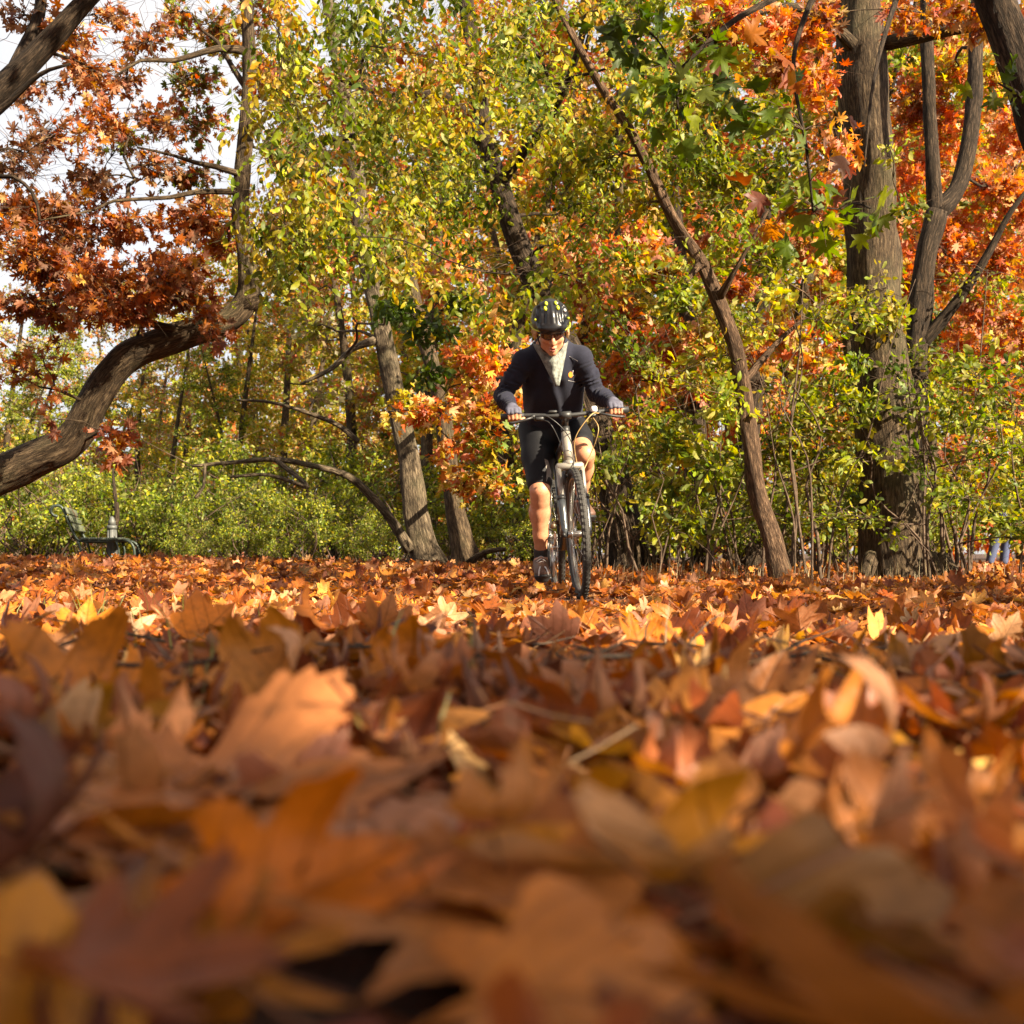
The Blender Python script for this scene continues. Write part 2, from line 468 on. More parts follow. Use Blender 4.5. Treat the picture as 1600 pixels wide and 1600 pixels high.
def leaf_template(out, rings, sub, kx, ky, fold=0, ripple=0, g=None, tooth=0, kd=0, stem=False, cup=0):
    """fan of rings round the leaf centre, bent along and across; returns verts, tris, leaf coordinates"""
    o = out.copy()
    if sub > 1:
        nx = np.roll(o, -1, 0)
        o = np.concatenate([(o * (1 - f) + nx * f)[:, None] for f in np.arange(sub) / sub], 1).reshape(-1, 2)
        if tooth and g is not None:
            o = o * (1 + tooth * g.uniform(-1, 1, (len(o), 1)))
    n = len(o)
    fr = np.linspace(0, 1, rings + 1)[1:] ** .8
    pl = np.vstack([[0, 0]] + [o * f for f in fr])
    v = np.column_stack([pl, np.zeros(len(pl))])
    v[:, 2] += fold * np.abs(v[:, 1]) + cup * np.linalg.norm(pl, axis=1) ** 3 * 3
    if ripple and g is not None:
        ph = g.uniform(0, 6.3, 4); rad = np.linalg.norm(pl, axis=1)
        v[:, 2] += ripple * rad * (np.sin(7 * pl[:, 0] + ph[0] + 5 * pl[:, 1]) + .7 * np.sin(11 * pl[:, 1] + ph[1]) + .6 * np.sin(13 * pl[:, 0] + ph[2]))
    c, s = math.cos(kd), math.sin(kd)
    R = np.array([[c, -s, 0], [s, c, 0], [0, 0, 1]])
    v = v @ R
    v = bend(v, ky, 1); v = bend(v, kx, 0)
    v = v @ R.T
    tr = [(0, 1 + j, 1 + (j + 1) % n) for j in range(n)]
    for k in range(rings - 1):
        a = 1 + k * n; b = a + n
        for j in range(n):
            j2 = (j + 1) % n
            tr += [(a + j, b + j, b + j2), (a + j, b + j2, a + j2)]
    lf = np.column_stack([pl, np.zeros(len(pl))])
    if stem:
        i0 = len(v); base = v[1 + (rings - 1) * n + int(np.argmin(o[:, 0]))]
        d = np.array([-1, .15, .3]); d = d / np.linalg.norm(d)
        pts = np.array([base + d * .0, base + d * .2 + [0, 0, .02], base + d * .42 + [0, .03, .08]])
        tv = []
        for q, w in zip(pts, (.012, .009, .011)):
            tv += [q + [0, w, 0], q + [0, -w * .6, w], q + [0, -w * .6, -w]]
        v = np.vstack([v, tv]); lf = np.vstack([lf, np.tile([.05, .0, 0], (9, 1))])
        for k in range(2):
            for j in range(3):
                a = i0 + k * 3 + j; b = i0 + k * 3 + (j + 1) % 3
                tr += [(a, b, b + 3), (a, b + 3, a + 3)]
    return v, np.array(tr), lf

def templates(shapes, rings, sub, count, kmax=1.6, g=None, cupmax=0, **kw):
    g = g or rng
    T = []
    for i in range(count):
        T.append(leaf_template(shapes[i % len(shapes)], rings, sub, g.uniform(-kmax, kmax), g.uniform(-kmax, kmax) * 1.2, fold=g.uniform(-.25, .45),
                               ripple=g.uniform(.03, .12), g=g, kd=g.uniform(-.9, .9), cup=g.uniform(-.35, 1) * cupmax, **kw))
    return T

def frames(axis, nrm):
    a = norm(axis); y = norm(np.cross(nrm, a)); z = np.cross(a, y)
    return np.stack([a, y, z], 1)      # rows = local axes

def scatter(mb, T, pos, axis, nrm, scale, col, pick=None, lf=False):
    R = frames(axis, nrm)
    pick = rng.integers(0, len(T), len(pos)) if pick is None else pick
    for k, (tv, tt, tl) in enumerate(T):
        ii = np.nonzero(pick == k)[0]
        if not len(ii): continue
        v = np.einsum('mi,nij->nmj', tv, R[ii]) * np.asarray(scale)[ii][:, None, None] + pos[ii][:, None]
        m = len(tv)
        tr = (tt[None] + (np.arange(len(ii)) * m)[:, None, None]).reshape(-1, 3)
        mb.add(v.reshape(-1, 3), tr, None, np.repeat(col[ii], m, 0), np.tile(tl, (len(ii), 1)) if lf else None)

def pal(colors, n, jitter=.16, w=None):
    c = np.array(colors, float)
    i = rng.choice(len(c), n, p=None if w is None else np.array(w) / np.sum(w))
    return np.clip(c[i] * (1 + rng.normal(0, jitter, (n, 1))) * (1 + rng.normal(0, .05, (n, 3))), .004, .95)

RUST = [(.46, .13, .022), (.55, .19, .03), (.34, .085, .02), (.24, .06, .02), (.52, .26, .05)]
ORANGE = [(.62, .22, .03), (.60, .15, .03), (.66, .32, .05), (.52, .10, .03), (.58, .36, .06)]
SALMON = [(.62, .20, .06), (.58, .15, .04), (.62, .28, .09), (.50, .12, .03)]
GOLD = [(.52, .36, .03), (.46, .34, .03), (.58, .30, .03), (.42, .36, .04)]
LIME = [(.30, .33, .018), (.38, .36, .02), (.23, .28, .016), (.44, .39, .025)]
GREEN = [(.12, .175, .012), (.18, .23, .014), (.09, .135, .010), (.23, .26, .015)]
DEEP = [(.07, .115, .014), (.10, .14, .015), (.055, .09, .012)]
BROWN = [(.26, .115, .05), (.32, .16, .07), (.20, .08, .035)]
STRAW = [(.42, .33, .17), (.36, .27, .14), (.30, .24, .10)]
LITTER = [(.36, .115, .020), (.44, .16, .026), (.28, .075, .013), (.21, .06, .016), (.48, .22, .05), (.34, .14, .05), (.50, .17, .018), (.14, .036, .012), (.45, .25, .10)]
LITTER_W = [3, 3, 3, 2.4, 1.1, 1.2, 2, 2.2, .5]

# ------------------------------------------------------------------ ground
def ground_mat():
    m, t, out = nt('leaf_mould')
    geo = N(t, 'ShaderNodeNewGeometry')
    n1 = noise_node(t, geo.outputs['Position'], 14, 8, .7)
    n2 = noise_node(t, geo.outputs['Position'], 1.1, 3, .6)
    r1 = ramp(t, n1.outputs['Fac'], [(.3, (.012, .007, .004)), (.52, (.06, .026, .011)), (.74, (.20, .085, .03))])
    r2 = ramp(t, n2.outputs['Fac'], [(.35, (.7, .7, .7)), (.7, (1.1, 1.1, 1.1))])
    mx = N(t, 'ShaderNodeMix', _data_type='RGBA', _blend_type='MULTIPLY'); mx.inputs['Factor'].default_value = 1
    t.links.new(r1.outputs[0], mx.inputs[6]); t.links.new(r2.outputs[0], mx.inputs[7])
    p = N(t, 'ShaderNodeBsdfPrincipled', Roughness=.9)
    t.links.new(mx.outputs[2], p.inputs['Base Color'])
    b = N(t, 'ShaderNodeBump', Strength=1.0, Distance=.05); t.links.new(n1.outputs['Fac'], b.inputs['Height'])
    t.links.new(b.outputs[0], p.inputs['Normal']); t.links.new(p.outputs[0], out.inputs[0])
    return m

ys = np.concatenate([-np.geomspace(200, 4, 14), np.linspace(-3.5, 16, 110), np.geomspace(16.6, 900, 30)])
xs = np.concatenate([-np.geomspace(700, 9.5, 16), np.linspace(-9, 9, 80), np.geomspace(9.5, 700, 16)])
gx, gy = np.meshgrid(xs, ys)
gzv = gz(gx, gy)
g = MB()
nx, ny = len(xs), len(ys)
i = np.arange(ny - 1)[:, None] * nx; j = np.arange(nx - 1)[None]
g.add(np.stack([gx, gy, gzv], -1).reshape(-1, 3), None, np.stack([i + j, i + j + 1, i + nx + j + 1, i + nx + j], -1).reshape(-1, 4))
tag(g.build('ground', ground_mat()), kind='structure')

# ------------------------------------------------------------------ fallen leaves
def litter_positions(y0, y1, dens, wide=.5, pad=.6):
    n = int(dens * (y1 - y0) * (wide * (y0 + y1) / 2 + pad) * 2)
    # denser towards the lens in proportion to the width of the wedge
    y = y0 + (y1 - y0) * rng.random(n * 2)
    keep = rng.random(len(y)) < (wide * y + pad) / (wide * y1 + pad)
    y = y[keep][:n]
    x = (rng.random(len(y)) * 2 - 1) * (wide * y + pad)
    return x, y

def litter_pose(n, stand=.22, sig=.30):
    tilt = np.abs(rng.normal(0, sig, n))
    st = rng.random(n) < stand
    tilt[st] = rng.uniform(.7, 1.45, st.sum())
    az = rng.uniform(0, 2 * np.pi, n)
    nr = np.stack([np.sin(tilt) * np.cos(az), np.sin(tilt) * np.sin(az), np.cos(tilt)], 1)
    ax = norm(np.cross(nr, norm(rng.normal(0, 1, (n, 3)))))
    # standing leaves point up rather than down
    ax[ax[:, 2] < -.2] *= -1
    return ax, nr, tilt

hero_shapes = [OAK_BROAD, MAPLE_BROAD, OAK, BEECH, OAK_BROAD, MAPLE]
pick_w = np.array([1.3, 1.2, 1.3, .25, 1.3, 1.2] * 2 + [1.3, 1.2])
T_near = templates(hero_shapes, 5, 3, 14, 2.2, cupmax=.75, tooth=.05, stem=True)
T_mid = templates([OAK_BROAD, MAPLE_BROAD, OAK, MAPLE_BROAD, OAK_BROAD, MAPLE, BEECH], 2, 1, 21, 1.9, cupmax=.5, stem=True)
T_far = templates([OAK_BROAD, MAPLE_BROAD], 1, 1, 8, 1.6)
def hero_leaf(o, kx, ky, fold, rip, kd=0, cup=.3): return leaf_template(o, 6, 4, kx, ky, fold, rip, rng, .05, kd, True, cup)
T_hero = [hero_leaf(MAPLE_BROAD, .9, 1.7, .12, .16, .3, .5), hero_leaf(OAK_BROAD * 1.05, -.8, 1.2, .25, .13, -.3, .4), hero_leaf(OAK_BROAD, -.7, -.9, .15, .14, .4, .1),
          hero_leaf(MAPLE_BROAD, -.8, -1.0, .2, .14, .5, .35), hero_leaf(BEECH, -1.2, -.9, .25, .1, .2, .2), hero_leaf(OAK_BROAD, 1.3, 1.5, .3, .15, -.5, .4)]
N_RND = len(T_near)
T_near = T_near + T_hero
hero_me = []
for k, (tv, tt, tl) in enumerate(T_near):
    b = MB(); b.add(tv, tt, None, (1, 1, 1), tl); hero_me.append(b.mesh('fallen_leaf', M_litter))
SHAPE_WORD = ['broad oak leaf', 'broad maple leaf', 'pointed oak leaf', 'oval leaf', 'lobed oak leaf', 'pointed maple leaf']

def fallen_leaf(k, pos, ax, nr, s, col, label, group=None):
    o = bpy.data.objects.new('fallen_leaf', hero_me[k])
    COL.objects.link(o)
    R = frames(np.array([ax]), np.array([nr]))[0]
    M = Matrix(((*R[:, 0],), (*R[:, 1],), (*R[:, 2],))) if False else Matrix([[R[c][r] for c in range(3)] for r in range(3)])
    M = M.to_4x4(); M = M @ Matrix.Diagonal((s, s, s, 1)); M.translation = Vector(pos)
    o.matrix_world = M
    o.color = (*col, 1)
    tag(o, label, 'leaf', group)
    return o

# big leaves that can be told apart in the blurred foreground: (row, column of centre), width, depth, pose
def hero(px, py, Y, size, k, roll, tilt, az, col, label):
    p = P(px, py, Y)
    nr = np.array([math.sin(tilt) * math.cos(az), math.sin(tilt) * math.sin(az), math.cos(tilt)])
    ax = np.array([math.cos(roll), math.sin(roll), 0.0]); ax = norm(ax - nr * np.dot(ax, nr))
    fallen_leaf(k, p, ax, nr, size, col, label)
    return p

HERO = [
    (425, 1080, 1.05, .135, 14, 1.35, 1.0, -1.75, (.54, .22, .05), 'large curled maple leaf standing on edge left of centre, pointed lobes raised'),
    (270, 1265, .66, .200, 17, .15, .24, -1.45, (.44, .165, .055), 'broad flat brown maple leaf lying at lower left, blurred'),
    (820, 1215, .82, .185, 16, 3.0, .50, -1.5, (.46, .185, .035), 'wide tan oak leaf draped in the middle foreground, lobes hanging down'),
    (430, 1420, .47, .100, 15, .9, .72, -1.3, (.55, .15, .010), 'bright orange leaf with raised point near the bottom, left of centre'),
    (860, 1450, .46, .150, 17, 3.3, .18, -1.6, (.42, .15, .035), 'broad brown leaf lying flat at bottom centre, very blurred'),
    (1330, 1500, .42, .150, 16, .4, .15, -1.7, (.32, .11, .025), 'dark brown leaf lying flat at lower right, very blurred'),
    (1350, 1205, .86, .150, 18, .1, .55, -1.4, (.64, .29, .03), 'golden oval leaf held up in the sun at right'),
    (1560, 1235, .80, .110, 18, .5, .7, -1.2, (.66, .36, .08), 'pale sunlit leaf at the right edge of the foreground'),
    (90, 1100, 1.05, .16, 15, .5, .5, -1.6, (.52, .175, .025), 'orange brown oak leaf tilted at the left edge, below the sunlit strip'),
    (1000, 1100, 1.15, .120, 19, 1.3, .95, -1.4, (.58, .16, .018), 'small red orange oak leaf standing upright right of centre'),
    (60, 1490, .45, .13, 17, 2.2, .2, -1.4, (.36, .16, .07), 'greyish brown leaf lying in the bottom left corner'),
    (95, 1045, 1.9, .15, 14, .8, .8, -1.4, (.40, .16, .05), 'big shaded leaf standing at the left edge in front of the sunlit strip'),
    (1130, 1290, .75, .14, 19, 2.6, .3, -1.8, (.34, .11, .04), 'reddish brown leaf lying in shade below the golden leaf'),
    (600, 1350, .60, .13, 16, 1.9, .4, -1.2, (.40, .17, .08), 'dull brown leaf arching over a dark gap in the lower middle'),
    (1490, 1390, .55, .15, 19, 2.9, .25, -1.9, (.42, .16, .05), 'brown curled leaf at lower right above the darkest leaf'),
    (640, 1060, 1.25, .120, 14, 1.6, 1.1, -1.5, (.52, .18, .03), 'narrow orange leaf standing up right of the large curled maple leaf'),
    (1180, 1110, 1.15, .12, 15, 1.2, .8, -1.7, (.40, .16, .05), 'brown oak leaf leaning upright above the golden oval leaf'),
    (210, 1150, .95, .12, 19, .7, .5, -1.3, (.50, .19, .035), 'tilted orange leaf above the broad flat leaf at lower left'),
]
HERO_NAME = ['large curled maple leaf', 'broad flat leaf', 'wide tan oak leaf', 'bright orange leaf', 'broad bottom leaf', 'dark brown leaf', 'golden oval leaf', 'pale sunlit leaf', 'left edge oak leaf', 'red orange oak leaf', 'bottom left corner leaf',
             'big shaded leaf', 'reddish brown leaf', 'dull arching leaf', 'brown curled leaf', 'narrow orange leaf', 'leaning brown leaf', 'tilted orange leaf']
hp = [hero(*h) for h in HERO]

x, y = litter_positions(.22, 2.2, 420, .46, .25)
n = len(x)
z = gz(x, y) + rng.random(n) ** 1.2 * .06 * (.25 + .9 * (.5 + .5 * np.sin(7 * x + 2) * np.sin(6 * y + x))) + .002
pos = np.column_stack([x, y, z])
# nothing pokes into the lens
keep = ~((np.abs(x) < .12 + .0 * y) & (y < .30))
for p in hp:   # leave the told-apart leaves uncovered
    d = np.hypot(x - p[0], (y - p[1]) * .7)
    keep &= ~((d < .065) & (y < p[1] + .01) & (z > p[2] - .022))
pos = pos[keep]; n = len(pos)
ax, nr, tilt = litter_pose(n, .05, .24)
sz = rng.uniform(.06, .15, n)
top = HOR - (pos[:, 2] + .5 * sz * np.maximum(np.abs(ax[:, 2]), np.sin(tilt) * .8) + .012 - CAM_H) / pos[:, 1] * FPX
keep = top > np.maximum(np.where(pos[:, 0] > -.05 * pos[:, 1], 1018, 985), np.where(pos[:, 1] < .5, 1370, np.where(pos[:, 1] < .7, 1210, np.where(pos[:, 1] < .95, 1090, 0))))      # keep the view of the clearing free
pos, ax, nr, tilt, sz = pos[keep], ax[keep], nr[keep], tilt[keep], sz[keep]; n = len(pos)
tall = pos[:, 1] < .5
col = pal(LITTER, n, .15, LITTER_W)
pk = rng.choice(len(T_near), n, p=np.append(pick_w, np.zeros(len(T_hero))) / pick_w.sum())
py_ = HOR - (pos[:, 2] - CAM_H) / pos[:, 1] * FPX; px_ = 800 + pos[:, 0] / pos[:, 1] * FPX
inf = (px_ > -60) & (px_ < 1660) & (py_ < 1680)
order = np.argsort(-(np.where(inf, 1, 0) * sz / pos[:, 1]))
sel = order[:282]
rest = np.setdiff1d(np.arange(n), sel)
for q in sel:
    c = col[q]; lum = c.sum()
    cw = 'dark red-brown' if lum < .42 else ('tan' if c[1] / c[0] > .48 else ('orange-brown' if c[0] > .46 else 'brown'))
    pw = 'lying flat' if tilt[q] < .35 else ('tilted' if tilt[q] < .75 else 'standing on edge')
    hq = int(np.argmin([(px_[q] - h_[0]) ** 2 + 2.5 * (py_[q] - h_[1]) ** 2 for h_ in HERO]))
    ddx, ddy = px_[q] - HERO[hq][0], py_[q] - HERO[hq][1]
    rel = ('left of' if ddx < 0 else 'right of') if abs(ddx) > 1.4 * abs(ddy) else ('in front of' if ddy > 0 else 'behind')
    size = 'small ' if sz[q] < .115 else ('large ' if sz[q] > .16 else '')
    fallen_leaf(int(pk[q]), pos[q], ax[q], nr[q], sz[q], c, f'{size}{cw} {SHAPE_WORD[pk[q] % 6]} {pw}, {rel} the {HERO_NAME[hq]}', 'fallen leaves in the blurred foreground')

lit = MB()
scatter(lit, T_mid, pos[rest], ax[rest], nr[rest], sz[rest], col[rest], pick=rng.integers(0, len(T_mid), len(rest)), lf=True)
x, y = litter_positions(.2, 2.3, 300, .46, .25)      # matted bottom layer of the near leaves
n = len(x); ax, nr, tilt = litter_pose(n, 0, .16)
z = gz(x, y) + .006 + .012 * rng.random(n)
scatter(lit, T_mid, np.column_stack([x, y, z]), ax, nr, rng.uniform(.06, .12, n), .9 * pal(LITTER, n, .2, LITTER_W), lf=True)
for (y0, y1, dens, T, stand, lift) in ((2.2, 4.5, 400, T_mid, .08, .05), (4.5, 7.5, 400, T_mid, .06, .045), (7.5, 12.0, 300, T_mid, .08, .05), (12.0, 24.0, 90, T_far, .3, .07)):
    x, y = litter_positions(y0, y1, dens)
    n = len(x)
    heap = .5 + .5 * np.sin(2.3 * x + 1.1 * y) * np.sin(3.1 * y - 1.7 * x + 1)
    z = gz(x, y) + rng.random(n) ** 1.4 * lift * (.35 + 1.1 * heap) + .006
    ax, nr, tilt = litter_pose(n, stand)
    s = rng.uniform(.05, .15 if y0 < 4 else .125, n)
    s[rng.random(n) < .15] *= .5
    z = z + np.where(tilt > .7, s * .22, 0)
    pp = 800 + x / y * FPX; top = HOR - (z + .5 * s * np.maximum(np.abs(ax[:, 2]), np.sin(tilt) * .8) - CAM_H) / y * FPX
    kp = ~((y < 6.75) & (top < np.where((pp > 770) & (pp < 985), 938, np.where(pp > 985, 915, 890))))
    x, y, z, ax, nr, tilt, s = x[kp], y[kp], z[kp], ax[kp], nr[kp], tilt[kp], s[kp]; n = len(x)
    scatter(lit, T, np.column_stack([x, y, z]), ax, nr, s, 1.15 * pal(LITTER, n, .2, LITTER_W), lf=True)  # leaf colour raised beyond the foreground to brighten the sunlit strip
tag(lit.build('leaf_litter', M_litter), 'thick carpet of dry brown and orange leaves covering the clearing', 'leaf litter', kind='stuff')

# broken twigs among the leaves
sk = MB()
for _ in range(150):
    y_ = float(np.exp(rng.uniform(np.log(1.1), np.log(11)))); x_ = rng.uniform(-.5, .5) * y_
    a_ = rng.uniform(0, 6.28); l_ = rng.uniform(.06, .28); p_ = np.array([x_, y_, float(gz(x_, y_)) + rng.uniform(.02, .055)])
    d_ = np.array([math.cos(a_), math.sin(a_), rng.uniform(-.12, .2)]) * l_
    tube(sk, np.array([p_, p_ + d_ * .5 + rng.normal(0, .012, 3), p_ + d_]), [.0028, .0022, .001], 4)
tag(sk.build('fallen_twigs', M_twig), 'thin broken twigs scattered over the fallen leaves', 'twigs', kind='stuff')

# grass blades poking through the leaves
gr = MB()
def blades(cx, cy, n, spread, h0, h1, palette, lean=.35):
    for _ in range(n):
        bx, by = cx + rng.normal(0, spread), cy + rng.normal(0, spread)
        h = rng.uniform(h0, h1); a = rng.uniform(0, 6.28); l = rng.uniform(.05, lean) * h; w = rng.uniform(.0012, .0026)
        b = np.array([bx, by, float(gz(bx, by))]); d = np.array([math.cos(a) * l, math.sin(a) * l, 0])
        sidev = np.array([-math.sin(a + 1), math.cos(a + 1), 0]) * w
        m_ = b + d * .3 + [0, 0, h * .6]; t_ = b + d + [0, 0, h * .95]
        c = pal(palette, 1)[0]
        gr.add([b - sidev, b + sidev, m_ + sidev * .8, m_ - sidev * .8, t_], [(3, 2, 4)], [(0, 1, 2, 3)], c)
GR = [(.16, .22, .03), (.24, .26, .05), (.30, .27, .09)]
for (px, Y, k, sp, h0, h1, pl) in ((230, 3.6, 30, .16, .08, .19, GR), (310, 3.4, 16, .14, .06, .13, GR), (170, 3.8, 16, .05, .10, .19, GR), (90, 4.4, 12, .2, .06, .12, GR),
                                   (215, 1.7, 6, .05, .1, .17, GR), (330, 1.2, 4, .03, .05, .09, GR), (1010, 2.3, 4, .03, .12, .2, STRAW), (735, 1.3, 4, .03, .08, .13, GR),
                                   (1100, 9.2, 70, .5, .10, .24, STRAW), (1230, 9.6, 70, .5, .10, .24, STRAW), (960, 9.4, 60, .4, .08, .2, STRAW), (1330, 9.7, 60, .4, .10, .28, STRAW), (1450, 10.2, 60, .5, .1, .3, STRAW),
                                   (1250, .9, 4, .02, .04, .08, GR), (540, .85, 5, .03, .03, .07, GR), (60, .8, 4, .03, .03, .06, GR)):
    blades((px - 800) / FPX * Y, Y, k, sp, h0, h1, pl)
tag(gr.build('grass', M_grass), 'sparse green and straw grass blades poking through the leaves', 'grass', kind='stuff')

# ------------------------------------------------------------------ trees
def star_mesh(shape, subs, count, kmax, g=None):
    out = []
    for (tv, tt, tl) in templates([shape], 2, subs, count, kmax):
        b = MB(); b.add(tv, tt, None, (1, 1, 1), tl); out.append(b.mesh('leaf', M_leaf))
    return out

SPEC = {}
for nm, shp, sub_h in (('oak', OAK, 1), ('maple', MAPLE, 1), ('beech', BEECH, 1), ('small', SMALL, 1), ('narrow', NARROW, 1)):
    SPEC[nm] = dict(low=templates([shp] if nm != 'oak' else [OAK_BROAD, OAK], 1, 1, 8, 1.9), objs=star_mesh(shp, sub_h, 6, 1.5))

# openings in the foliage through which the sun reaches what it lights in the clearing: (lit point, half width)
OPENINGS = [(P(152, 632, 10.8), .20), (P(72, 712, 10.8), .20), (P(120, 680, 10.8), .13), (P(222, 552, 10.8), .13), (P(392, 462, 10.8), .12), (P(655, 780, 14.7), .28), (P(646, 730, 14.7), .2), (P(630, 660, 14.7), .2),
            (P(1405, 690, 10.8), .2), (P(1395, 850, 10.8), .2), (P(1380, 450, 10.8), .25), (np.array([.22, .87, .13]), .10), (np.array([.31, .80, .12]), .09), (np.array([-.52, 1.28, .12]), .07), (np.array([.17, 1.25, .1]), .06), (np.array([.75, 2.4, .06]), .14), (np.array([1.1, 2.9, .06]), .2)]
_go = np.random.default_rng(31)
for _ in range(22):
    _y = _go.uniform(.75, 2.6); OPENINGS.append((np.array([_go.uniform(-.4, .42) * _y, _y, .1]), _go.uniform(.03, .085)))
class Tree:
    def __init__(s, name, label, cat, base, group=None, bark=None, seed=0):
        s.root = root_at(name, base)
        tag(s.root, label, cat, group)
        s.base = np.array(base, float); s.bark = bark or M_bark
        s.poly = []; s.tw = MB(); s.L = []; s.seed = seed; s.nb = 0
        s.r = np.random.default_rng(seed + 100)
    def trunk(s, pts, rad, name='trunk', n=20, rough=.05, ridges=9, step=.09):
        cp = catmull(np.column_stack([np.asarray(pts, float), rad]), step)
        tb = MB(); tube(tb, cp[:, :3], cp[:, 3], n, rough, s.seed + s.nb, ridges=ridges); s.nb += 1
        tb.build(name, s.bark, s.root)
        s.poly.append(cp)
        return cp
    def px_trunk(s, pts, **kw):
        """pts = (column, row, distance, width in pixels)"""
        w = [P(a, b, Y) for a, b, Y, _ in pts]; r = [d * .5 * Y / FPX for _, _, Y, d in pts]
        return s.trunk(w, r, **kw)
    def limb(s, a, b, r0, r1=.006, sag=.12, name='branch', n=7):
        a = np.asarray(a, float); b = np.asarray(b, float); d = np.linalg.norm(b - a)
        k = max(3, int(d / .35)); t = np.linspace(0, 1, k + 2)
        p = a + (b - a) * t[:, None]
        p[1:-1] += s.r.normal(0, .035 * d, (k, 3)) * np.array([1, 1, .8])
        p[:, 2] += sag * d * np.sin(np.pi * t)
        cp = catmull(np.column_stack([p, r0 + (r1 - r0) * t ** .8]), .12)
        tb = MB(); tube(tb, cp[:, :3], cp[:, 3], n, .05, s.seed + s.nb); s.nb += 1
        tb.build(name, s.bark, s.root)
        s.poly.append(cp)
        return cp
    def nearest(s, c):
        best = None
        for p in s.poly:
            d = np.linalg.norm(p[:, :3] - c, axis=1) + .9 * np.maximum(0, p[:, 2] - c[2])
            k = int(np.argmin(d))
            if best is None or d[k] < best[0]: best = (d[k], p[k, :3], p[k, 3])
        return best
    def twig(s, a, b, r, bendz=0.05):
        a = np.asarray(a); b = np.asarray(b); d = np.linalg.norm(b - a)
        m1 = a + (b - a) * .35 + s.r.normal(0, .07 * d, 3) + [0, 0, bendz * d]; m2 = a + (b - a) * .7 + s.r.normal(0, .07 * d, 3) + [0, 0, bendz * d]
        tube(s.tw, np.array([a, m1, m2, b]), np.array([r, r * .75, r * .5, r * .25]), 3, cap=False)
        return np.array([a, m1, m2, b])
    def clump(s, c, rad, n, sp, palette, size, w=None, twigs=None, style='spray', limb=True, up=.75, bare=0, droop=.25):
        """leaves round twigs that spring from a limb reaching to c"""
        c = np.asarray(c, float); rad = np.asarray(rad, float)
        origin = c
        if limb and s.poly:
            d, q, rq = s.nearest(c)
            if d > .25: 
                lp = s.limb(q, c, min(rq * .6, .010 + .012 * d), .005, s.r.uniform(-.02, .12))
                pts = lp[len(lp) // 2:, :3]
            else: pts = np.array([q])
        else: pts = np.array([c])
        if style == 'hang':
            return s.hang(c, rad, n, sp, palette, size, w, pts)
        k = twigs or max(4, n // 14)
        tips = s.r.normal(0, 1, (k, 3)); tips /= np.linalg.norm(tips, axis=1, keepdims=True); tips *= s.r.random((k, 1)) ** .4
        tips = c + tips * rad
        paths = []
        for i in range(k + bare):
            if i >= k:
                tp = c + s.r.normal(0, .55, 3) * rad * 1.5
                s.twig(pts[s.r.integers(len(pts))], tp, .0035); continue
            if i > 3 and s.r.random() < .6 and paths:
                pp = paths[s.r.integers(len(paths))]; a = pp[1] if s.r.random() < .5 else pp[2]
            else: a = pts[s.r.integers(len(pts))]
            paths.append(s.twig(a, tips[i], .002 + .0028 * min(1.5, np.linalg.norm(tips[i] - a))))
        paths = np.array(paths)
        pi = s.r.integers(0, k, n); t = s.r.uniform(.3, 3.0, n); j = np.minimum(t.astype(int), 2); f = (t - j)[:, None]
        a = paths[pi, j]; b = paths[pi, j + 1]
        pos = a * (1 - f) + b * f
        dr = norm(b - a)
        ax = norm(dr * .55 + s.r.normal(0, .75, (n, 3)) - [0, 0, droop + .12])
        nr = norm(s.r.normal(0, .8, (n, 3)) + [0, 0, up * .8])
        sz = size * s.r.uniform(.5, 1.35, n)
        palette = np.array(palette) * s.r.uniform(.62, 1.12)
        pos = pos + ax * (sz * .75)[:, None] + s.r.normal(0, .035, (n, 3))
        s.L.append((sp, pos, ax, nr, sz, pal(palette, n, .16, w)))
    def hang(s, c, rad, n, sp, palette, size, w, pts):
        """drooping strands of paired leaflets"""
        per = 10
        k = max(2, n // per)
        tp = c + s.r.normal(0, .5, (k, 3)) * rad
        for i in range(k):
            top = tp[i]; ln = s.r.uniform(.12, .34)
            bot = top + [s.r.normal(0, .17), s.r.normal(0, .15), -ln]
            q = pts[s.r.integers(len(pts))]
            if i % 3 == 0: s.twig(q, top, .003, .12)
            s.twig(top, bot, .0016, 0)
            m = int(per * ln / .29)
            t = np.linspace(.05, 1, m)[:, None]
            pos = top + (bot - top) * t
            a0 = s.r.uniform(0, 6.28)
            sd = np.where(np.arange(m) % 2 == 0, 1, -1)[:, None] * np.array([math.cos(a0), math.sin(a0), 0]) + s.r.normal(0, .35, (m, 3))
            ax = norm(sd * .75 + [0, 0, -.75])
            nr = norm(s.r.normal(0, .55, (m, 3)) + [0, -.35, .35])
            sz = size * s.r.uniform(.55, 1.45, m)
            cc = pal(np.array(palette) * s.r.uniform(.6, 1.15), 1, .12, w)
            s.L.append((sp, pos + ax * sz[:, None] * .5, ax, nr, sz, np.clip(cc * (1 + s.r.normal(0, .14, (m, 1))), .004, .9)))
    def px_clump(s, px, py, rx, ry, Y, n, sp, palette, size, dY=None, **kw):
        c = P(px, py, Y); f = Y / FPX
        s.clump(c, (rx * f, dY or max(rx, ry) * f * .9, ry * f), n, sp, palette, size, **kw)
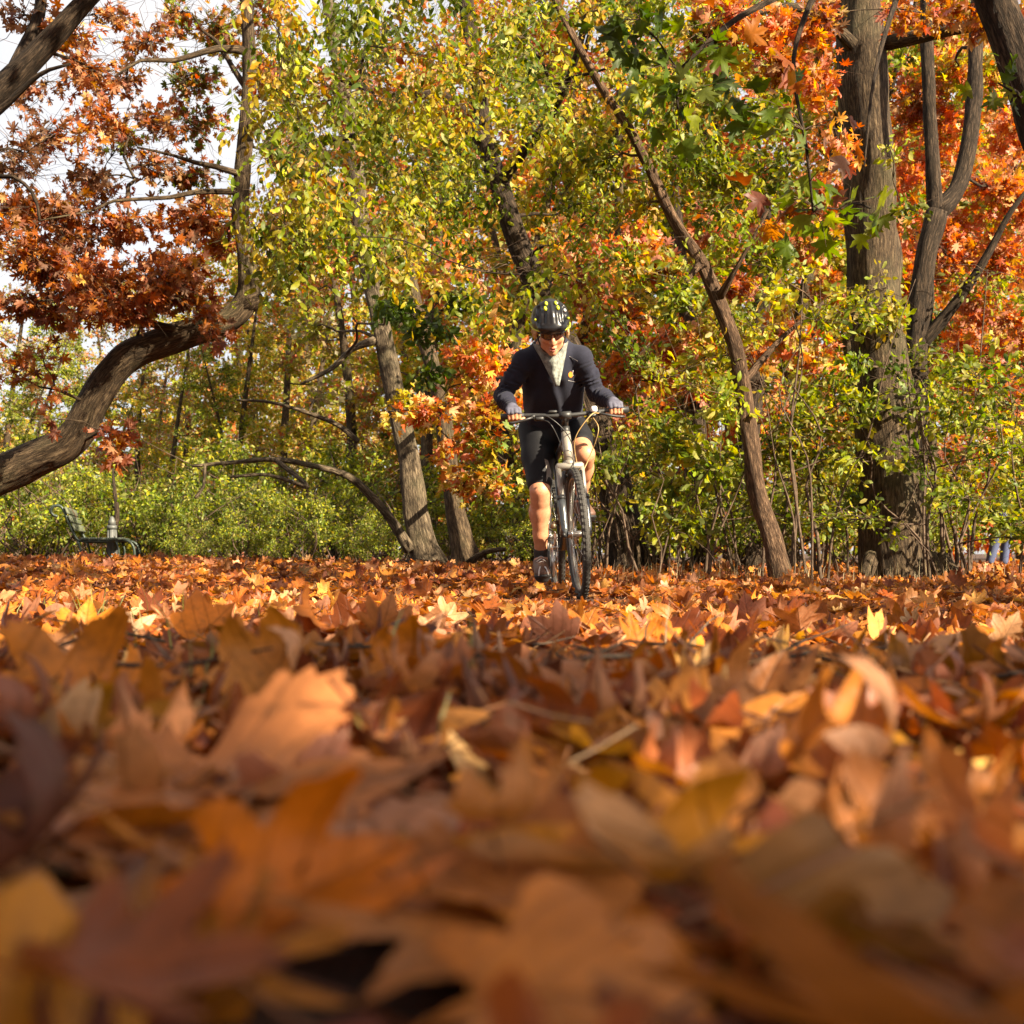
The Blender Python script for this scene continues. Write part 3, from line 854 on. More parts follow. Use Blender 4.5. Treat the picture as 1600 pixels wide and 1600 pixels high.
    def finish(s, n_parts=0, crown='foliage'):
        if s.tw.n: tag(s.tw.build('twigs', M_twig, s.root), kind='stuff')
        if not s.L: return s.root
        sp = sum([[l[0]] * len(l[1]) for l in s.L], [])
        sp = np.array(sp); pos = np.concatenate([l[1] for l in s.L]); ax = np.concatenate([l[2] for l in s.L]); nr = np.concatenate([l[3] for l in s.L])
        sz = np.concatenate([l[4] for l in s.L]); col = np.concatenate([l[5] for l in s.L])
        if s.base.any():
            keep = np.ones(len(pos), bool)
            for q, rad_ in OPENINGS:
                d = pos - q; t_ = d @ to_sun
                keep &= ~((t_ > .12) & (np.linalg.norm(d - t_[:, None] * to_sun, axis=1) < rad_))
            sp, pos, ax, nr, sz, col = sp[keep], pos[keep], ax[keep], nr[keep], sz[keep], col[keep]
        sel = np.zeros(len(pos), bool)
        if n_parts:
            px = 800 + pos[:, 0] / np.maximum(pos[:, 1], .1) * FPX; py = HOR - (pos[:, 2] - CAM_H) / np.maximum(pos[:, 1], .1) * FPX
            app = sz / np.maximum(pos[:, 1], .1) * np.where((px > 5) & (px < 1595) & (py > 5) & (py < 900), 1, 0) * rng.uniform(.9, 1.1, len(pos))
            sel[np.argsort(-app)[:n_parts]] = True
            sel &= app > 0
            R = frames(ax, nr); inst = s.base
            for q in np.nonzero(sel)[0]:
                ob = SPEC[sp[q]]['objs']
                o = bpy.data.objects.new('leaf', ob[int(rng.integers(len(ob)))])
                COL.objects.link(o); o.parent = s.root
                z = sz[q]
                o.matrix_basis = Matrix(((R[q, 0, 0] * z, R[q, 1, 0] * z, R[q, 2, 0] * z, pos[q, 0] - inst[0]), (R[q, 0, 1] * z, R[q, 1, 1] * z, R[q, 2, 1] * z, pos[q, 1] - inst[1]),
                                         (R[q, 0, 2] * z, R[q, 1, 2] * z, R[q, 2, 2] * z, pos[q, 2] - inst[2]), (0, 0, 0, 1)))
                o.color = (*col[q], 1)
        mb = MB()
        for u in np.unique(sp):
            k = (sp == u) & ~sel
            if k.any(): scatter(mb, SPEC[u]['low'], pos[k], ax[k], nr[k], sz[k], col[k])
        if mb.n: tag(mb.build(crown, M_leaf, s.root), kind='stuff')
        return s.root

def copy_tree(o, loc, rz, sc, label=None, group=None):
    c = o.copy(); COL.objects.link(c)
    c.location = loc; c.rotation_euler = (0, 0, rz); c.scale = (sc, sc, sc)
    for ch in o.children:
        d = ch.copy(); COL.objects.link(d); d.parent = c
    if label: c['label'] = label
    if group: c['group'] = group
    return c

def at(px, Y, dz=0.0):
    x = (px - 800) / FPX * Y
    return np.array([x, Y, float(gz(x, Y)) + dz])

FARLEAF = outline([(0, .55), (38, .25), (70, .42), (115, .24), (180, .42)])
SPEC['far'] = dict(low=templates([FARLEAF], 1, 1, 6, 1.0), objs=[])

# --- the bent oak leaning in from the left
def bent_oak():
    T = Tree('oak_tree', 'bent oak trunk snaking in from the left edge above the bench, rust coloured leaves', 'tree', (-5.6, 11.0, float(gz(-5.6, 11)) - .1), seed=1)
    Y = 11.0
    b = np.array([-5.62, 11.0, float(gz(-5.6, 11)) - .1])
    pts = [b, b + [.35, 0, .42], P(-40, 765, Y), P(40, 725, Y), P(112, 690, Y), P(150, 622, Y), P(200, 560, Y), P(280, 527, Y), P(350, 505, Y), P(385, 470, Y), P(388, 405, Y), P(376, 325, Y), P(386, 200, Y), P(390, 80, Y), P(380, -60, Y), P(372, -200, Y)]
    rad = np.array([90, 72, 62, 58, 54, 50, 47, 45, 41, 38, 32, 26, 24, 21, 17, 12]) * .5 * Y / FPX
    T.trunk(pts, rad, n=28, rough=.045, ridges=11, step=.06)
    kb = MB(); a = P(378, 486, Y); tube(kb, np.array([P(372, 488, Y), P(396, 470, Y - .05), P(406, 462, Y - .1)]), [.09, .075, .035], 12, .1, 3)
    kb.build('knot', M_bark, T.root)
    # bare and half bare limbs
    T.limb(P(385, 275, Y), P(215, 230, Y - .3), .035, .008, -.02); T.limb(P(386, 80, Y), P(180, 120, Y - .5), .04, .008, .03)
    T.limb(P(376, 300, Y), P(60, 345, Y - .8), .03, .006, .03); T.limb(P(300, 520, Y), P(60, 470, Y - .6), .045, .008, .07)
    T.limb(P(200, 320, Y - .2), P(205, 205, Y), .022, .008, -.1); T.limb(P(205, 555, Y), P(228, 470, Y - .3), .016, .006, .1)
    T.limb(P(388, 215, Y), P(470, 120, Y + .3), .03, .008, .05); T.limb(P(387, 140, Y), P(300, 20, Y + .2), .03, .006, .05)
    W = [3, 3, 3, 2, 1]
    for (px, py, rx, ry, n, dy) in ((60, 400, 80, 50, 300, -.4), (150, 430, 90, 50, 360, -.5), (250, 445, 85, 48, 360, -.6), (300, 425, 50, 44, 210, -.2), (120, 380, 70, 40, 200, .5), (340, 380, 34, 40, 90, .9), (60, 485, 80, 36, 220, -.2), (180, 480, 80, 30, 260, -.7),
                                    (285, 470, 56, 30, 190, -.4), (90, 335, 80, 36, 190, -.4), (200, 350, 80, 30, 170, -.2), (290, 345, 60, 36, 170, .2), (20, 310, 40, 40, 110, 0), (345, 520, 26, 20, 40, -.6), (330, 478, 24, 16, 50, -.5)):
        T.px_clump(px, py, rx, ry, Y + dy, int(n * 1.25), 'oak', RUST + BROWN, .098, w=W + [2, 1.5, 1.5], up=.5, bare=5)
    for (px, py, rx, ry, n, dy) in ((195, 690, 22, 34, 40, -.5), (30, 585, 36, 26, 45, -.5), (100, 610, 26, 16, 22, -.6), (90, 655, 40, 20, 34, -.6), (150, 665, 26, 14, 16, -.6), (190, 705, 20, 26, 36, -.7), (60, 545, 40, 20, 24, 0)):
        T.px_clump(px, py, rx, ry, Y + dy, n, 'oak', RUST, .105, w=W, up=.3)
    for (px, py, rx, ry, n, dy, pl) in ((110, 120, 70, 40, 110, -.3, RUST), (200, 130, 50, 40, 110, -.2, RUST + BROWN), (40, 150, 60, 40, 90, -.2, BROWN), (90, 40, 60, 36, 110, .2, BROWN + RUST), (150, 300, 60, 30, 130, .6, RUST + ORANGE), (30, 260, 50, 30, 90, .3, BROWN + RUST), (270, 20, 50, 40, 130, .4, RUST + GREEN), (190, 220, 40, 26, 100, .5, RUST + GREEN), (250, 260, 50, 30, 110, .3, BROWN + RUST), (160, 185, 70, 30, 150, -.5, RUST), (60, 210, 60, 36, 60, -.3, RUST), (230, 60, 60, 50, 120, 0, RUST), (250, 190, 60, 34, 150, .2, RUST), (130, 280, 60, 24, 90, 0, BROWN),
                                        (300, 120, 60, 50, 190, .4, ORANGE + GREEN), (310, 200, 56, 40, 170, .5, GREEN + RUST), (420, 130, 60, 60, 240, .6, RUST + GREEN + GOLD), (440, 250, 50, 50, 190, .7, RUST + GOLD + GREEN), (300, 280, 56, 34, 190, .5, RUST + GREEN),
                                        (350, 50, 60, 50, 200, .5, GREEN + GOLD + ORANGE), (400, 30, 60, 50, 190, .8, GREEN + RUST), (180, 25, 60, 34, 90, .3, RUST), (330, 340, 40, 24, 90, .6, ORANGE), (440, 370, 50, 40, 160, .8, RUST + GOLD)):
        T.px_clump(px, py, rx, ry, Y + dy, int(n * 1.35), 'oak', pl + BROWN[:2], .076, up=.3, bare=24)
    T.finish(300)
bent_oak()

# --- oak limb in the top left corner, its trunk just outside the frame
def corner_oak():
    Y = 9.0
    b = at(-150, Y, -.1)
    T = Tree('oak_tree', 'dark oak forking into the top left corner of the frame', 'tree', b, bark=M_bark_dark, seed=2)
    T.trunk([b, P(-140, 600, Y), P(-110, 350, Y), P(-60, 210, Y), P(20, 125, Y), P(80, 60, Y), P(150, -15, Y), P(260, -120, Y)], np.array([100, 84, 66, 52, 36, 33, 28, 16]) * .5 * Y / FPX)
    T.px_trunk([(18, 128, Y, 30), (42, 70, Y + .1, 22), (62, 20, Y + .15, 18), (66, -50, Y + .2, 14)], name='branch', n=12)
    T.px_trunk([(-60, 212, Y, 30), (0, 172, Y - .1, 12), (60, 118, Y - .2, 7), (110, 100, Y - .3, 4)], name='branch', n=8)
    T.px_trunk([(-100, 330, Y, 30), (0, 275, Y - .2, 8), (50, 300, Y - .3, 6), (62, 345, Y - .4, 4)], name='branch', n=8)
    for (px, py, rx, ry, n, pl) in ((30, 30, 60, 40, 60, BROWN), (120, 60, 50, 40, 60, RUST), (40, 240, 50, 40, 40, BROWN), (100, 200, 50, 40, 60, RUST), (20, 350, 30, 40, 60, RUST), (150, 110, 40, 34, 60, RUST)):
        T.px_clump(px, py, rx, ry, Y + .3, n, 'oak', pl, .09, up=.3, bare=22)
    T.finish(120)
corner_oak()

# --- tall leaning tree behind the rider, hung with yellow green leaflet strands
def locust():
    Y = 12.6
    b = at(985, Y, -.1)
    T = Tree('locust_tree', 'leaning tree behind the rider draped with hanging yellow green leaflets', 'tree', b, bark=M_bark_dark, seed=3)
    T.trunk([b, P(968, 800, Y), P(940, 690, Y), P(900, 580, Y), P(858, 480, Y), P(815, 395, Y), P(782, 300, Y), P(758, 220, Y), P(742, 120, Y), P(730, 20, Y), P(715, -120, Y)], np.array([80, 58, 48, 44, 40, 36, 33, 30, 28, 25, 16]) * .5 * Y / FPX)
    # shaggy strips of bark at the foot
    for k in range(16):
        s_ = MB(); dx = rng.uniform(-.28, .34)
        p0 = b + [dx, -.22 + abs(dx) * .3, .05]; tube(s_, np.array([p0, p0 + [.02, -.02, .3], p0 + [-.08, .06, rng.uniform(.5, .9)]]), [.016, .013, .005], 5)
        s_.build('bark_strip', M_bark, T.root)
    T.px_trunk([(757, 225, Y, 22), (700, 152, Y - .3, 14), (620, 150, Y - .5, 14), (545, 128, Y - .6, 10), (480, 100, Y - .7, 5)], name='branch', n=9)
    T.px_trunk([(760, 230, Y, 18), (690, 178, Y + .2, 12), (560, 212, Y + .3, 10), (470, 222, Y + .3, 6)], name='branch', n=9)
    T.px_trunk([(780, 290, Y, 18), (860, 180, Y - .6, 13), (900, 90, Y - 1, 11), (930, -30, Y - 1.4, 9)], name='branch', n=9)
    T.px_trunk([(722, -60, Y, 16), (640, -90, Y - 1.0, 13), (520, -120, Y - 2, 10)], name='branch', n=9)
    T.px_trunk([(722, -60, Y, 16), (860, -100, Y - 1.4, 13), (1020, -130, Y - 2.4, 10)], name='branch', n=9)
    g = np.random.default_rng(5)
    for row, (y0, cnt) in enumerate(((10, 13), (75, 13), (140, 13), (205, 12), (270, 11), (335, 9), (395, 6))):
        for k in range(cnt):
            px = 420 + (k + .5) * (700 / cnt) + g.normal(0, 26); py = y0 + g.normal(0, 18)
            Yc = g.uniform(8.6, 11.6) + row * .12
            if px < 590: Yc = g.uniform(7.9, 9.3)
            if abs(px - (735 + .28 * max(0, py - 60))) < 50 and g.random() < .62: continue
            if abs(px - (868 + .56 * py)) < 46 and g.random() < .85: continue
            yel = g.random() < (.42 if px < 900 else .25)
            pl = GOLD + LIME if yel else (LIME + GREEN if g.random() < .6 else GREEN)
            if g.random() < .75: T.px_clump(px + g.normal(0, 12), py + g.normal(0, 12), 52, 38, Yc + 1.2, 140, 'beech', (ORANGE + GOLD if g.random() < .42 else GREEN + LIME), .070, dY=.5, limb=(k % 2 == 0), up=.5, bare=2)
            T.px_clump(px, py, 50, 34, Yc, 240, 'small', pl, .064, dY=.5, style='hang', limb=(k % 3 == 0))
    for (px, py, rx, ry, n) in ((430, 360, 60, 60, 240), (470, 330, 50, 50, 240), (400, 330, 40, 50, 150), (850, 430, 30, 40, 160), (905, 440, 50, 30, 160), (750, 440, 60, 30, 130)):
        T.px_clump(px, py, rx, ry, 8.3, n, 'small', GOLD + LIME + GREEN, .065, dY=.4, style='hang')
    T.finish(300)
locust()

# --- slender curved tree in front of the right hand thicket
def slender():
    Y = 10.0
    b = at(1228, Y, -.08)
    T = Tree('cherry_tree', 'slender reddish trunk curving up from right of the rider to the top of the frame', 'tree', b, bark=M_bark_red, seed=4)
    T.trunk([b, P(1205, 840, Y), P(1186, 780, Y), P(1172, 690, Y), P(1160, 600, Y), P(1148, 540, Y), P(1122, 470, Y), P(1092, 405, Y), P(1056, 350, Y), P(1022, 280, Y), P(985, 205, Y), P(945, 145, Y), P(905, 75, Y), P(870, 5, Y), P(830, -90, Y)],
            np.array([44, 32, 28, 27, 26, 25, 23, 20, 18, 16, 15, 14, 12, 11, 8]) * .5 * Y / FPX, n=16, rough=.08)
    T.px_trunk([(1122, 470, Y, 16), (1150, 420, Y - .2, 8), (1200, 330, Y - .3, 4)], name='branch', n=6)
    T.px_trunk([(1095, 410, Y, 12), (1080, 430, Y - .1, 9), (1050, 470, Y - .2, 5)], name='branch', n=6)
    T.px_trunk([(1160, 600, Y, 14), (1220, 530, Y + .2, 8), (1290, 470, Y + .4, 5)], name='branch', n=6)
    for (px, py, rx, ry, n, pl, dy) in ((1010, 140, 60, 50, 260, GREEN + LIME, -.3), (1080, 250, 70, 50, 300, LIME + GREEN, .2), (1150, 300, 70, 60, 330, LIME, .3), (1220, 260, 60, 50, 260, LIME + GREEN, .4), (1000, 330, 60, 60, 280, LIME + GOLD, .3), (1060, 470, 60, 50, 260, GREEN + LIME, -.2),
                                        (1180, 400, 60, 60, 260, LIME + GREEN, .5), (980, 420, 50, 50, 200, GREEN + GOLD, 0), (1100, 180, 60, 50, 200, LIME, .6), (940, 250, 50, 50, 200, GREEN + LIME, .1), (1250, 180, 50, 40, 160, LIME + GREEN, .7), (1130, 620, 50, 50, 120, GREEN + LIME, -.3)):
        T.px_clump(px, py, rx, ry, Y + dy, n, 'small', pl, .07, up=.4, bare=4)
    T.finish(200)
slender()

# --- the big double trunk at right
def big_right():
    Y = 11.2
    b = at(1405, Y, -.1)
    T = Tree('ash_tree', 'thick straight double trunk on the right, its left side dark, its right sunlit', 'tree', b, seed=6)
    T.trunk([b, P(1392, 860, Y), P(1388, 780, Y), P(1382, 690, Y), P(1374, 560, Y), P(1366, 430, Y), P(1360, 300, Y), P(1354, 180, Y), P(1346, 80, Y), P(1340, -60, Y), P(1336, -240, Y)], np.array([112, 96, 88, 84, 82, 79, 76, 76, 74, 60, 44]) * .5 * Y / FPX, n=34, rough=.05, ridges=13, step=.06)
    T.px_trunk([(1445, 930, Y - .05, 46), (1432, 850, Y - .05, 36), (1424, 760, Y, 32), (1416, 640, Y + .05, 28), (1402, 520, Y + .1, 24), (1392, 400, Y + .1, 16)], name='trunk', n=18)
    for k, (dx, l) in enumerate(((-.36, .3), (-.15, .34), (.1, .36), (.3, .3), (.42, .24))):
        r_ = MB(); p0 = b + [dx * .72, -.12, .34]; tube(r_, np.array([p0, b + [dx * 1.0, -.22, .14], b + [dx * 1.5, -.34, -.02]]), [.07, .07, .03], 8, .06, k)
        r_.build('root', M_bark, T.root)
    T.px_trunk([(1375, 62, Y, 34), (1420, 60, Y - .3, 24), (1480, 46, Y - .5, 20), (1540, 40, Y - .7, 18), (1640, 50, Y - 1, 12)], name='branch', n=12)
    T.px_trunk([(1345, 85, Y, 30), (1290, 30, Y - .4, 16), (1230, 10, Y - .6, 12), (1150, 30, Y - .8, 7)], name='branch', n=10)
    for (px, py, rx, ry, n, pl) in ((1150, 20, 60, 34, 150, RUST + ORANGE), (1230, 50, 60, 40, 190, RUST + ORANGE), (1200, 110, 60, 40, 160, ORANGE), (1290, 30, 50, 40, 150, ORANGE + BROWN), (1280, 130, 36, 50, 120, ORANGE), (1090, 60, 50, 40, 110, RUST + GREEN), (1440, 20, 60, 26, 110, ORANGE), (1530, 20, 50, 30, 90, ORANGE + RUST), (1310, 250, 30, 60, 60, ORANGE)):
        T.px_clump(px, py, rx, ry, Y - 1.2, n, 'oak', pl, .105, up=.35, bare=8)
    for (px, py, rx, ry, n, pl) in ((1340, 560, 36, 40, 70, GREEN), (1430, 330, 44, 36, 70, LIME + GREEN), (1390, 230, 34, 26, 40, LIME), (1410, 590, 36, 34, 60, GREEN)):
        T.px_clump(px, py, rx, ry, Y - .7, n, 'beech', pl, .066, up=.3, bare=3)
    T.finish(220)
big_right()

# --- forked dark stem right of it
def forked_stem():
    Y = 12.2
    b = at(1428, Y, -.1)
    T = Tree('oak_tree', 'dark forked stem rising beside the thick double trunk on its right', 'tree', b, bark=M_bark_dark, seed=7)
    T.px_trunk([(1428, 915, Y, 44), (1428, 760, Y, 40), (1430, 600, Y, 38), (1436, 500, Y, 36), (1446, 400, Y, 34), (1464, 330, Y, 34)], n=16)
    T.px_trunk([(1462, 340, Y, 26), (1455, 230, Y, 22), (1450, 120, Y, 20), (1446, 0, Y, 18), (1440, -140, Y, 14)], name='branch', n=12)
    T.px_trunk([(1464, 335, Y, 30), (1500, 285, Y + .1, 26), (1520, 180, Y + .2, 26), (1525, 60, Y + .3, 22), (1530, -100, Y + .3, 16)], name='branch', n=12)
    T.px_trunk([(1436, 540, Y, 26), (1480, 490, Y - .1, 18), (1530, 420, Y - .2, 14), (1580, 330, Y - .3, 9), (1620, 280, Y - .3, 6)], name='branch', n=10)
    g = np.random.default_rng(8)
    for px, py in ((1480, 120), (1560, 110), (1590, 210), (1490, 210), (1560, 300), (1480, 420), (1580, 400), (1530, 480), (1590, 520), (1500, 560), (1560, 620), (1430, 160), (1420, 440), (1470, 30), (1580, 30), (1420, 280), (1480, 350), (1590, 320)):
        T.px_clump(px, py, 60, 50, Y + g.uniform(.6, 2.4), 300, 'oak', (ORANGE + RUST[:2] + SALMON if g.random() < .75 else GOLD + ORANGE + LIME), .105, up=.3, bare=6)
    T.finish(200)
forked_stem()

# --- maple at the right edge whose bough hangs in front
def front_maple():
    Y = 7.6
    b = at(1720, Y, -.1)
    T = Tree('maple_tree', 'dark leaning maple in the top right corner with large green leaves hanging in front', 'tree', b, bark=M_bark_dark, seed=9)
    T.trunk([b, P(1712, 700, Y), P(1690, 480, Y), P(1660, 310, Y), P(1622, 180, Y), P(1588, 90, Y), P(1555, 0, Y), P(1520, -110, Y)], np.array([120, 100, 84, 72, 66, 62, 58, 40]) * .5 * Y / FPX, n=24)
    T.px_trunk([(1545, -30, Y, 30), (1420, -60, Y - 1.2, 20), (1280, -30, Y - 2.0, 14), (1150, 30, Y - 2.4, 9), (1060, 110, Y - 2.5, 4)], name='branch', n=9)
    T.px_trunk([(1280, -30, Y - 2.0, 12), (1240, 90, Y - 2.3, 7), (1260, 230, Y - 2.5, 5), (1270, 330, Y - 2.5, 3)], name='branch', n=7)
    T.px_trunk([(1420, -60, Y - 1.2, 12), (1370, 100, Y - 1.9, 6), (1350, 260, Y - 2.2, 3)], name='branch', n=7)
    for (px, py, rx, ry, n, pl, dy) in ((1030, 90, 50, 40, 22, DEEP + GREEN, -1.1), (1060, 170, 50, 34, 22, DEEP + GREEN, -1.1), (1150, 140, 50, 40, 22, DEEP, -1.1), (1180, 180, 36, 30, 12, GREEN, -1.1), (1225, 130, 40, 40, 14, DEEP + RUST, -1.0), (1270, 260, 36, 36, 12, GREEN, -1.1), (1275, 360, 36, 36, 12, GREEN, -1.1),
                                        (1360, 325, 36, 22, 9, GREEN, -.9), (1230, 310, 40, 20, 9, RUST, -1.0), (1000, 30, 60, 34, 22, DEEP, -1.2), (1310, 200, 30, 30, 8, RUST + BROWN, -1.0), (1560, 130, 40, 50, 14, GREEN, -.6), (1110, 60, 60, 40, 20, GREEN + RUST, -1.1), (940, 20, 40, 30, 12, DEEP, -1.2)):
        T.px_clump(px, py, rx, ry, Y + (dy - 1.4 if px < 1500 else dy), n, 'maple', pl, .108, dY=.25, up=.25, twigs=5, droop=.6)
    T.finish(240)
front_maple()

# --- middle left trunk pair with the lit maple spray between them and the rider
def lit_trunk():
    Y = 15.0
    b = at(672, Y, -.1)
    T = Tree('oak_tree', 'pale trunk lit on its right side rising left of the rider, log at its foot', 'tree', b, bark=M_bark_sunlit, seed=10)
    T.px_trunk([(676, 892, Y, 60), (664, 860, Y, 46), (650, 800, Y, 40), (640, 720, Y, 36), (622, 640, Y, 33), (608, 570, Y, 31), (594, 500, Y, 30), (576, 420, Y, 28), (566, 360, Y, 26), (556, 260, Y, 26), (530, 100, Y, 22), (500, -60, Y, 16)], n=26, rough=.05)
    T.px_trunk([(590, 530, Y, 16), (550, 545, Y - .3, 10), (520, 575, Y - .4, 8), (470, 600, Y - .6, 5)], name='branch', n=7)
    T.px_trunk([(640, 860, Y - .1, 18), (610, 810, Y - .2, 14), (580, 775, Y - .3, 13), (545, 745, Y - .4, 12), (490, 728, Y - .5, 9), (430, 718, Y - .6, 8), (370, 722, Y - .7, 7), (300, 728, Y - .8, 5)], name='branch', n=9)
    T.px_trunk([(320, 726, Y - .8, 5), (318, 760, Y - .8, 5), (305, 778, Y - .9, 5)], name='branch', n=6)
    T.px_trunk([(430, 718, Y - .6, 8), (480, 760, Y - .8, 7), (420, 742, Y - .9, 6), (360, 745, Y - 1, 4)], name='branch', n=6)
    T.px_trunk([(560, 690, Y - .3, 10), (520, 660, Y - .3, 8), (430, 630, Y - .4, 5), (370, 625, Y - .4, 4)], name='branch', n=7)
    for (px, py, rx, ry, n, pl, dy) in ((640, 490, 60, 22, 150, DEEP, -2.0), (690, 520, 50, 20, 130, DEEP, -2.0), (670, 590, 30, 22, 60, DEEP, -2.2), (720, 470, 40, 30, 120, GREEN, -1.6), (600, 470, 40, 30, 90, GREEN, -1)):
        T.px_clump(px, py, rx, ry, Y + dy, n, 'beech', pl, .11, up=.5)
    for (px, py, rx, ry, n, pl) in ((520, 420, 60, 40, 200, SALMON + GOLD), (600, 400, 60, 50, 220, SALMON + GOLD), (480, 520, 60, 50, 200, STRAW + LIME), (560, 330, 60, 50, 200, ORANGE + GREEN), (500, 620, 60, 40, 140, LIME + STRAW)):
        T.px_clump(px, py, rx, ry, Y + .8, n, 'far', pl, .10, up=.3, bare=8)
    T.finish(120)
    Y = 16.0
    b = at(735, Y, -.1)
    T = Tree('maple_tree', 'thinner twin trunk between the pale trunk and the rider with glowing orange leaves', 'tree', b, seed=12)
    T.px_trunk([(742, 895, Y, 46), (728, 860, Y, 34), (714, 810, Y, 30), (706, 760, Y, 28), (698, 700, Y, 27), (688, 630, Y, 24), (672, 560, Y, 24), (655, 500, Y, 22), (640, 430, Y, 18), (620, 330, Y, 14)], n=18)
    T.px_trunk([(716, 890, Y - .3, 18), (712, 850, Y - .25, 16), (702, 790, Y - .2, 14), (700, 740, Y - .1, 10)], name='trunk', n=10)
    T.px_trunk([(735, 880, Y - .2, 16), (760, 862, Y - .4, 10), (790, 858, Y - .6, 6)], name='branch', n=8)
    T.px_trunk([(690, 640, Y, 12), (740, 600, Y - 3.0, 9), (800, 590, Y - 5.4, 6)], name='branch', n=7)
    T.px_trunk([(706, 760, Y, 12), (740, 735, Y - 3.0, 8), (790, 720, Y - 5.4, 5)], name='branch', n=7)
    for (px, py, rx, ry, n, pl) in ((625, 640, 36, 34, 110, ORANGE + GOLD), (670, 640, 40, 34, 130, ORANGE), (720, 600, 40, 40, 150, ORANGE), (770, 560, 44, 50, 170, ORANGE + SALMON), (760, 640, 44, 40, 150, ORANGE), (720, 690, 40, 30, 110, ORANGE + RUST), (780, 690, 40, 34, 120, ORANGE + GREEN), (740, 740, 44, 34, 140, ORANGE + GOLD),
                                    (790, 750, 40, 34, 120, ORANGE + LIME), (715, 770, 30, 24, 70, ORANGE), (630, 610, 24, 16, 40, GOLD + LIME), (770, 710, 30, 20, 60, LIME), (810, 620, 30, 50, 110, ORANGE), (720, 540, 40, 30, 110, SALMON), (770, 500, 40, 30, 100, ORANGE + GREEN)):
        T.px_clump(px, py, rx, ry, 10.3, int(n * .6), 'maple', [tuple(min(.8, 1.12 * q_) for q_ in c_) for c_ in pl + GOLD[:2]], .088, up=.45)
    T.finish(300)
lit_trunk()

# --- orange oak just behind the rider on the right
def behind_oak():
    Y = 17.5
    b = at(1085, Y, -.1)
    T = Tree('oak_tree', 'orange oak in the thicket directly right of and behind the rider', 'tree', b, bark=M_bark_dark, seed=13)
    T.px_trunk([(1100, 905, Y, 30), (1094, 780, Y, 26), (1090, 640, Y, 24), (1074, 500, Y, 22), (1062, 380, Y, 18), (1050, 240, Y, 12)], n=12)
    T.px_trunk([(1178, 905, Y, 50), (1172, 840, Y, 44), (1164, 760, Y, 40), (1176, 620, Y, 32), (1190, 480, Y, 26), (1196, 300, Y, 18)], name='trunk', n=14)
    g = np.random.default_rng(14)
    for px, py in ((960, 500), (1020, 430), (1040, 540), (960, 590), (1010, 640), (1080, 600), (1000, 360), (900, 440), (940, 400), (1060, 690), (1100, 520), (1150, 440), (1180, 560), (1230, 520), (1240, 640), (1280, 560), (1290, 460), (1180, 660), (860, 400), (1120, 370), (1200, 380), (1270, 380), (1290, 300)):
        T.px_clump(px, py, 52, 46, Y + g.uniform(-2.0, .4), 190, 'oak', ORANGE + RUST[:2] + SALMON if g.random() < .75 else GOLD + SALMON, .15, up=.3, bare=3)
    T.finish(150)
behind_oak()

# --- saplings of the thicket on the right and behind the rider
def sapling(px, Y, h, lean, seed, pl, n, label, leafsize=.06, stems=3, bark=None):
    b = at(px, Y, -.05)
    T = Tree('sapling', label, 'sapling', b, group='leafy saplings in the thicket right of the rider', bark=bark or M_twig, seed=seed)
    g = np.random.default_rng(seed)
    for k in range(stems):
        a = g.uniform(0, 6.28); s0 = b + [g.normal(0, .07), g.normal(0, .07), 0]
        hh = h * g.uniform(.65, 1.05); dx = lean * hh + g.normal(0, .20) * hh
        pts = [s0, s0 + [dx * .15 + g.normal(0, .05), g.normal(0, .05), hh * .27], s0 + [dx * .4 + g.normal(0, .08), g.normal(0, .1), hh * .5], s0 + [dx * .62 + g.normal(0, .09), g.normal(0, .1), hh * .75], s0 + [dx, g.normal(0, .15), hh]]
        T.trunk(pts, np.array([.019, .016, .012, .008, .003]) * g.uniform(.4, 1.05) * (.7 + h * .12), name='stem', n=7, rough=.03, ridges=0, step=.14)
    m = max(4, int(h * 3.4))
    for k in range(m):
        z = g.uniform(.22, 1.02) * h
        c = b + [lean * z + g.normal(0, .42), g.normal(0, .3), z]
        if g.random() < .35: pl_k = [q for q in LIME + GOLD[:2]]
        else: pl_k = pl
        T.clump(c, (.34, .3, .24), n // m, 'small', pl_k, leafsize, twigs=6, up=.55, bare=5)
    T.finish(24)

sap = [
    (958, 10.6, 1.7, .05, LIME + GREEN, 330), (985, 11.6, 2.4, -.1, GREEN, 420), (1020, 10.2, 1.3, .1, GREEN + LIME, 300), (1055, 11.2, 2.6, .05, LIME + GREEN, 460), (1075, 12.4, 1.8, -.1, GREEN, 400), (1110, 10.4, 1.5, .12, GREEN + LIME, 330),
    (1150, 11.6, 2.3, -.08, LIME + GREEN, 420), (1205, 10.6, 1.9, .05, LIME + GREEN, 400), (1245, 10.1, 2.7, -.12, LIME, 460), (1268, 11.4, 2.0, .1, GREEN, 420), (1300, 10.2, 2.4, -.05, GREEN + LIME, 460), (1322, 12.5, 3.0, -.2, GREEN + LIME, 300),
    (1352, 12.4, 1.8, .1, GREEN, 380), (1462, 10.4, 2.0, .14, GREEN + LIME, 380), (1480, 11.0, 2.8, -.1, GREEN, 460), (1510, 10.2, 1.6, -.2, GREEN + LIME, 330), (1518, 11.9, 2.4, -.1, LIME + GREEN, 420), (1622, 10.4, 2.2, -.06, GREEN + LIME, 400), (1610, 11.8, 2.8, .0, LIME, 400),
    (930, 12.4, 1.8, .0, LIME + GREEN, 380), (905, 13.6, 1.5, .1, LIME, 300), (1400, 12.6, 1.5, -.2, GREEN, 300)]
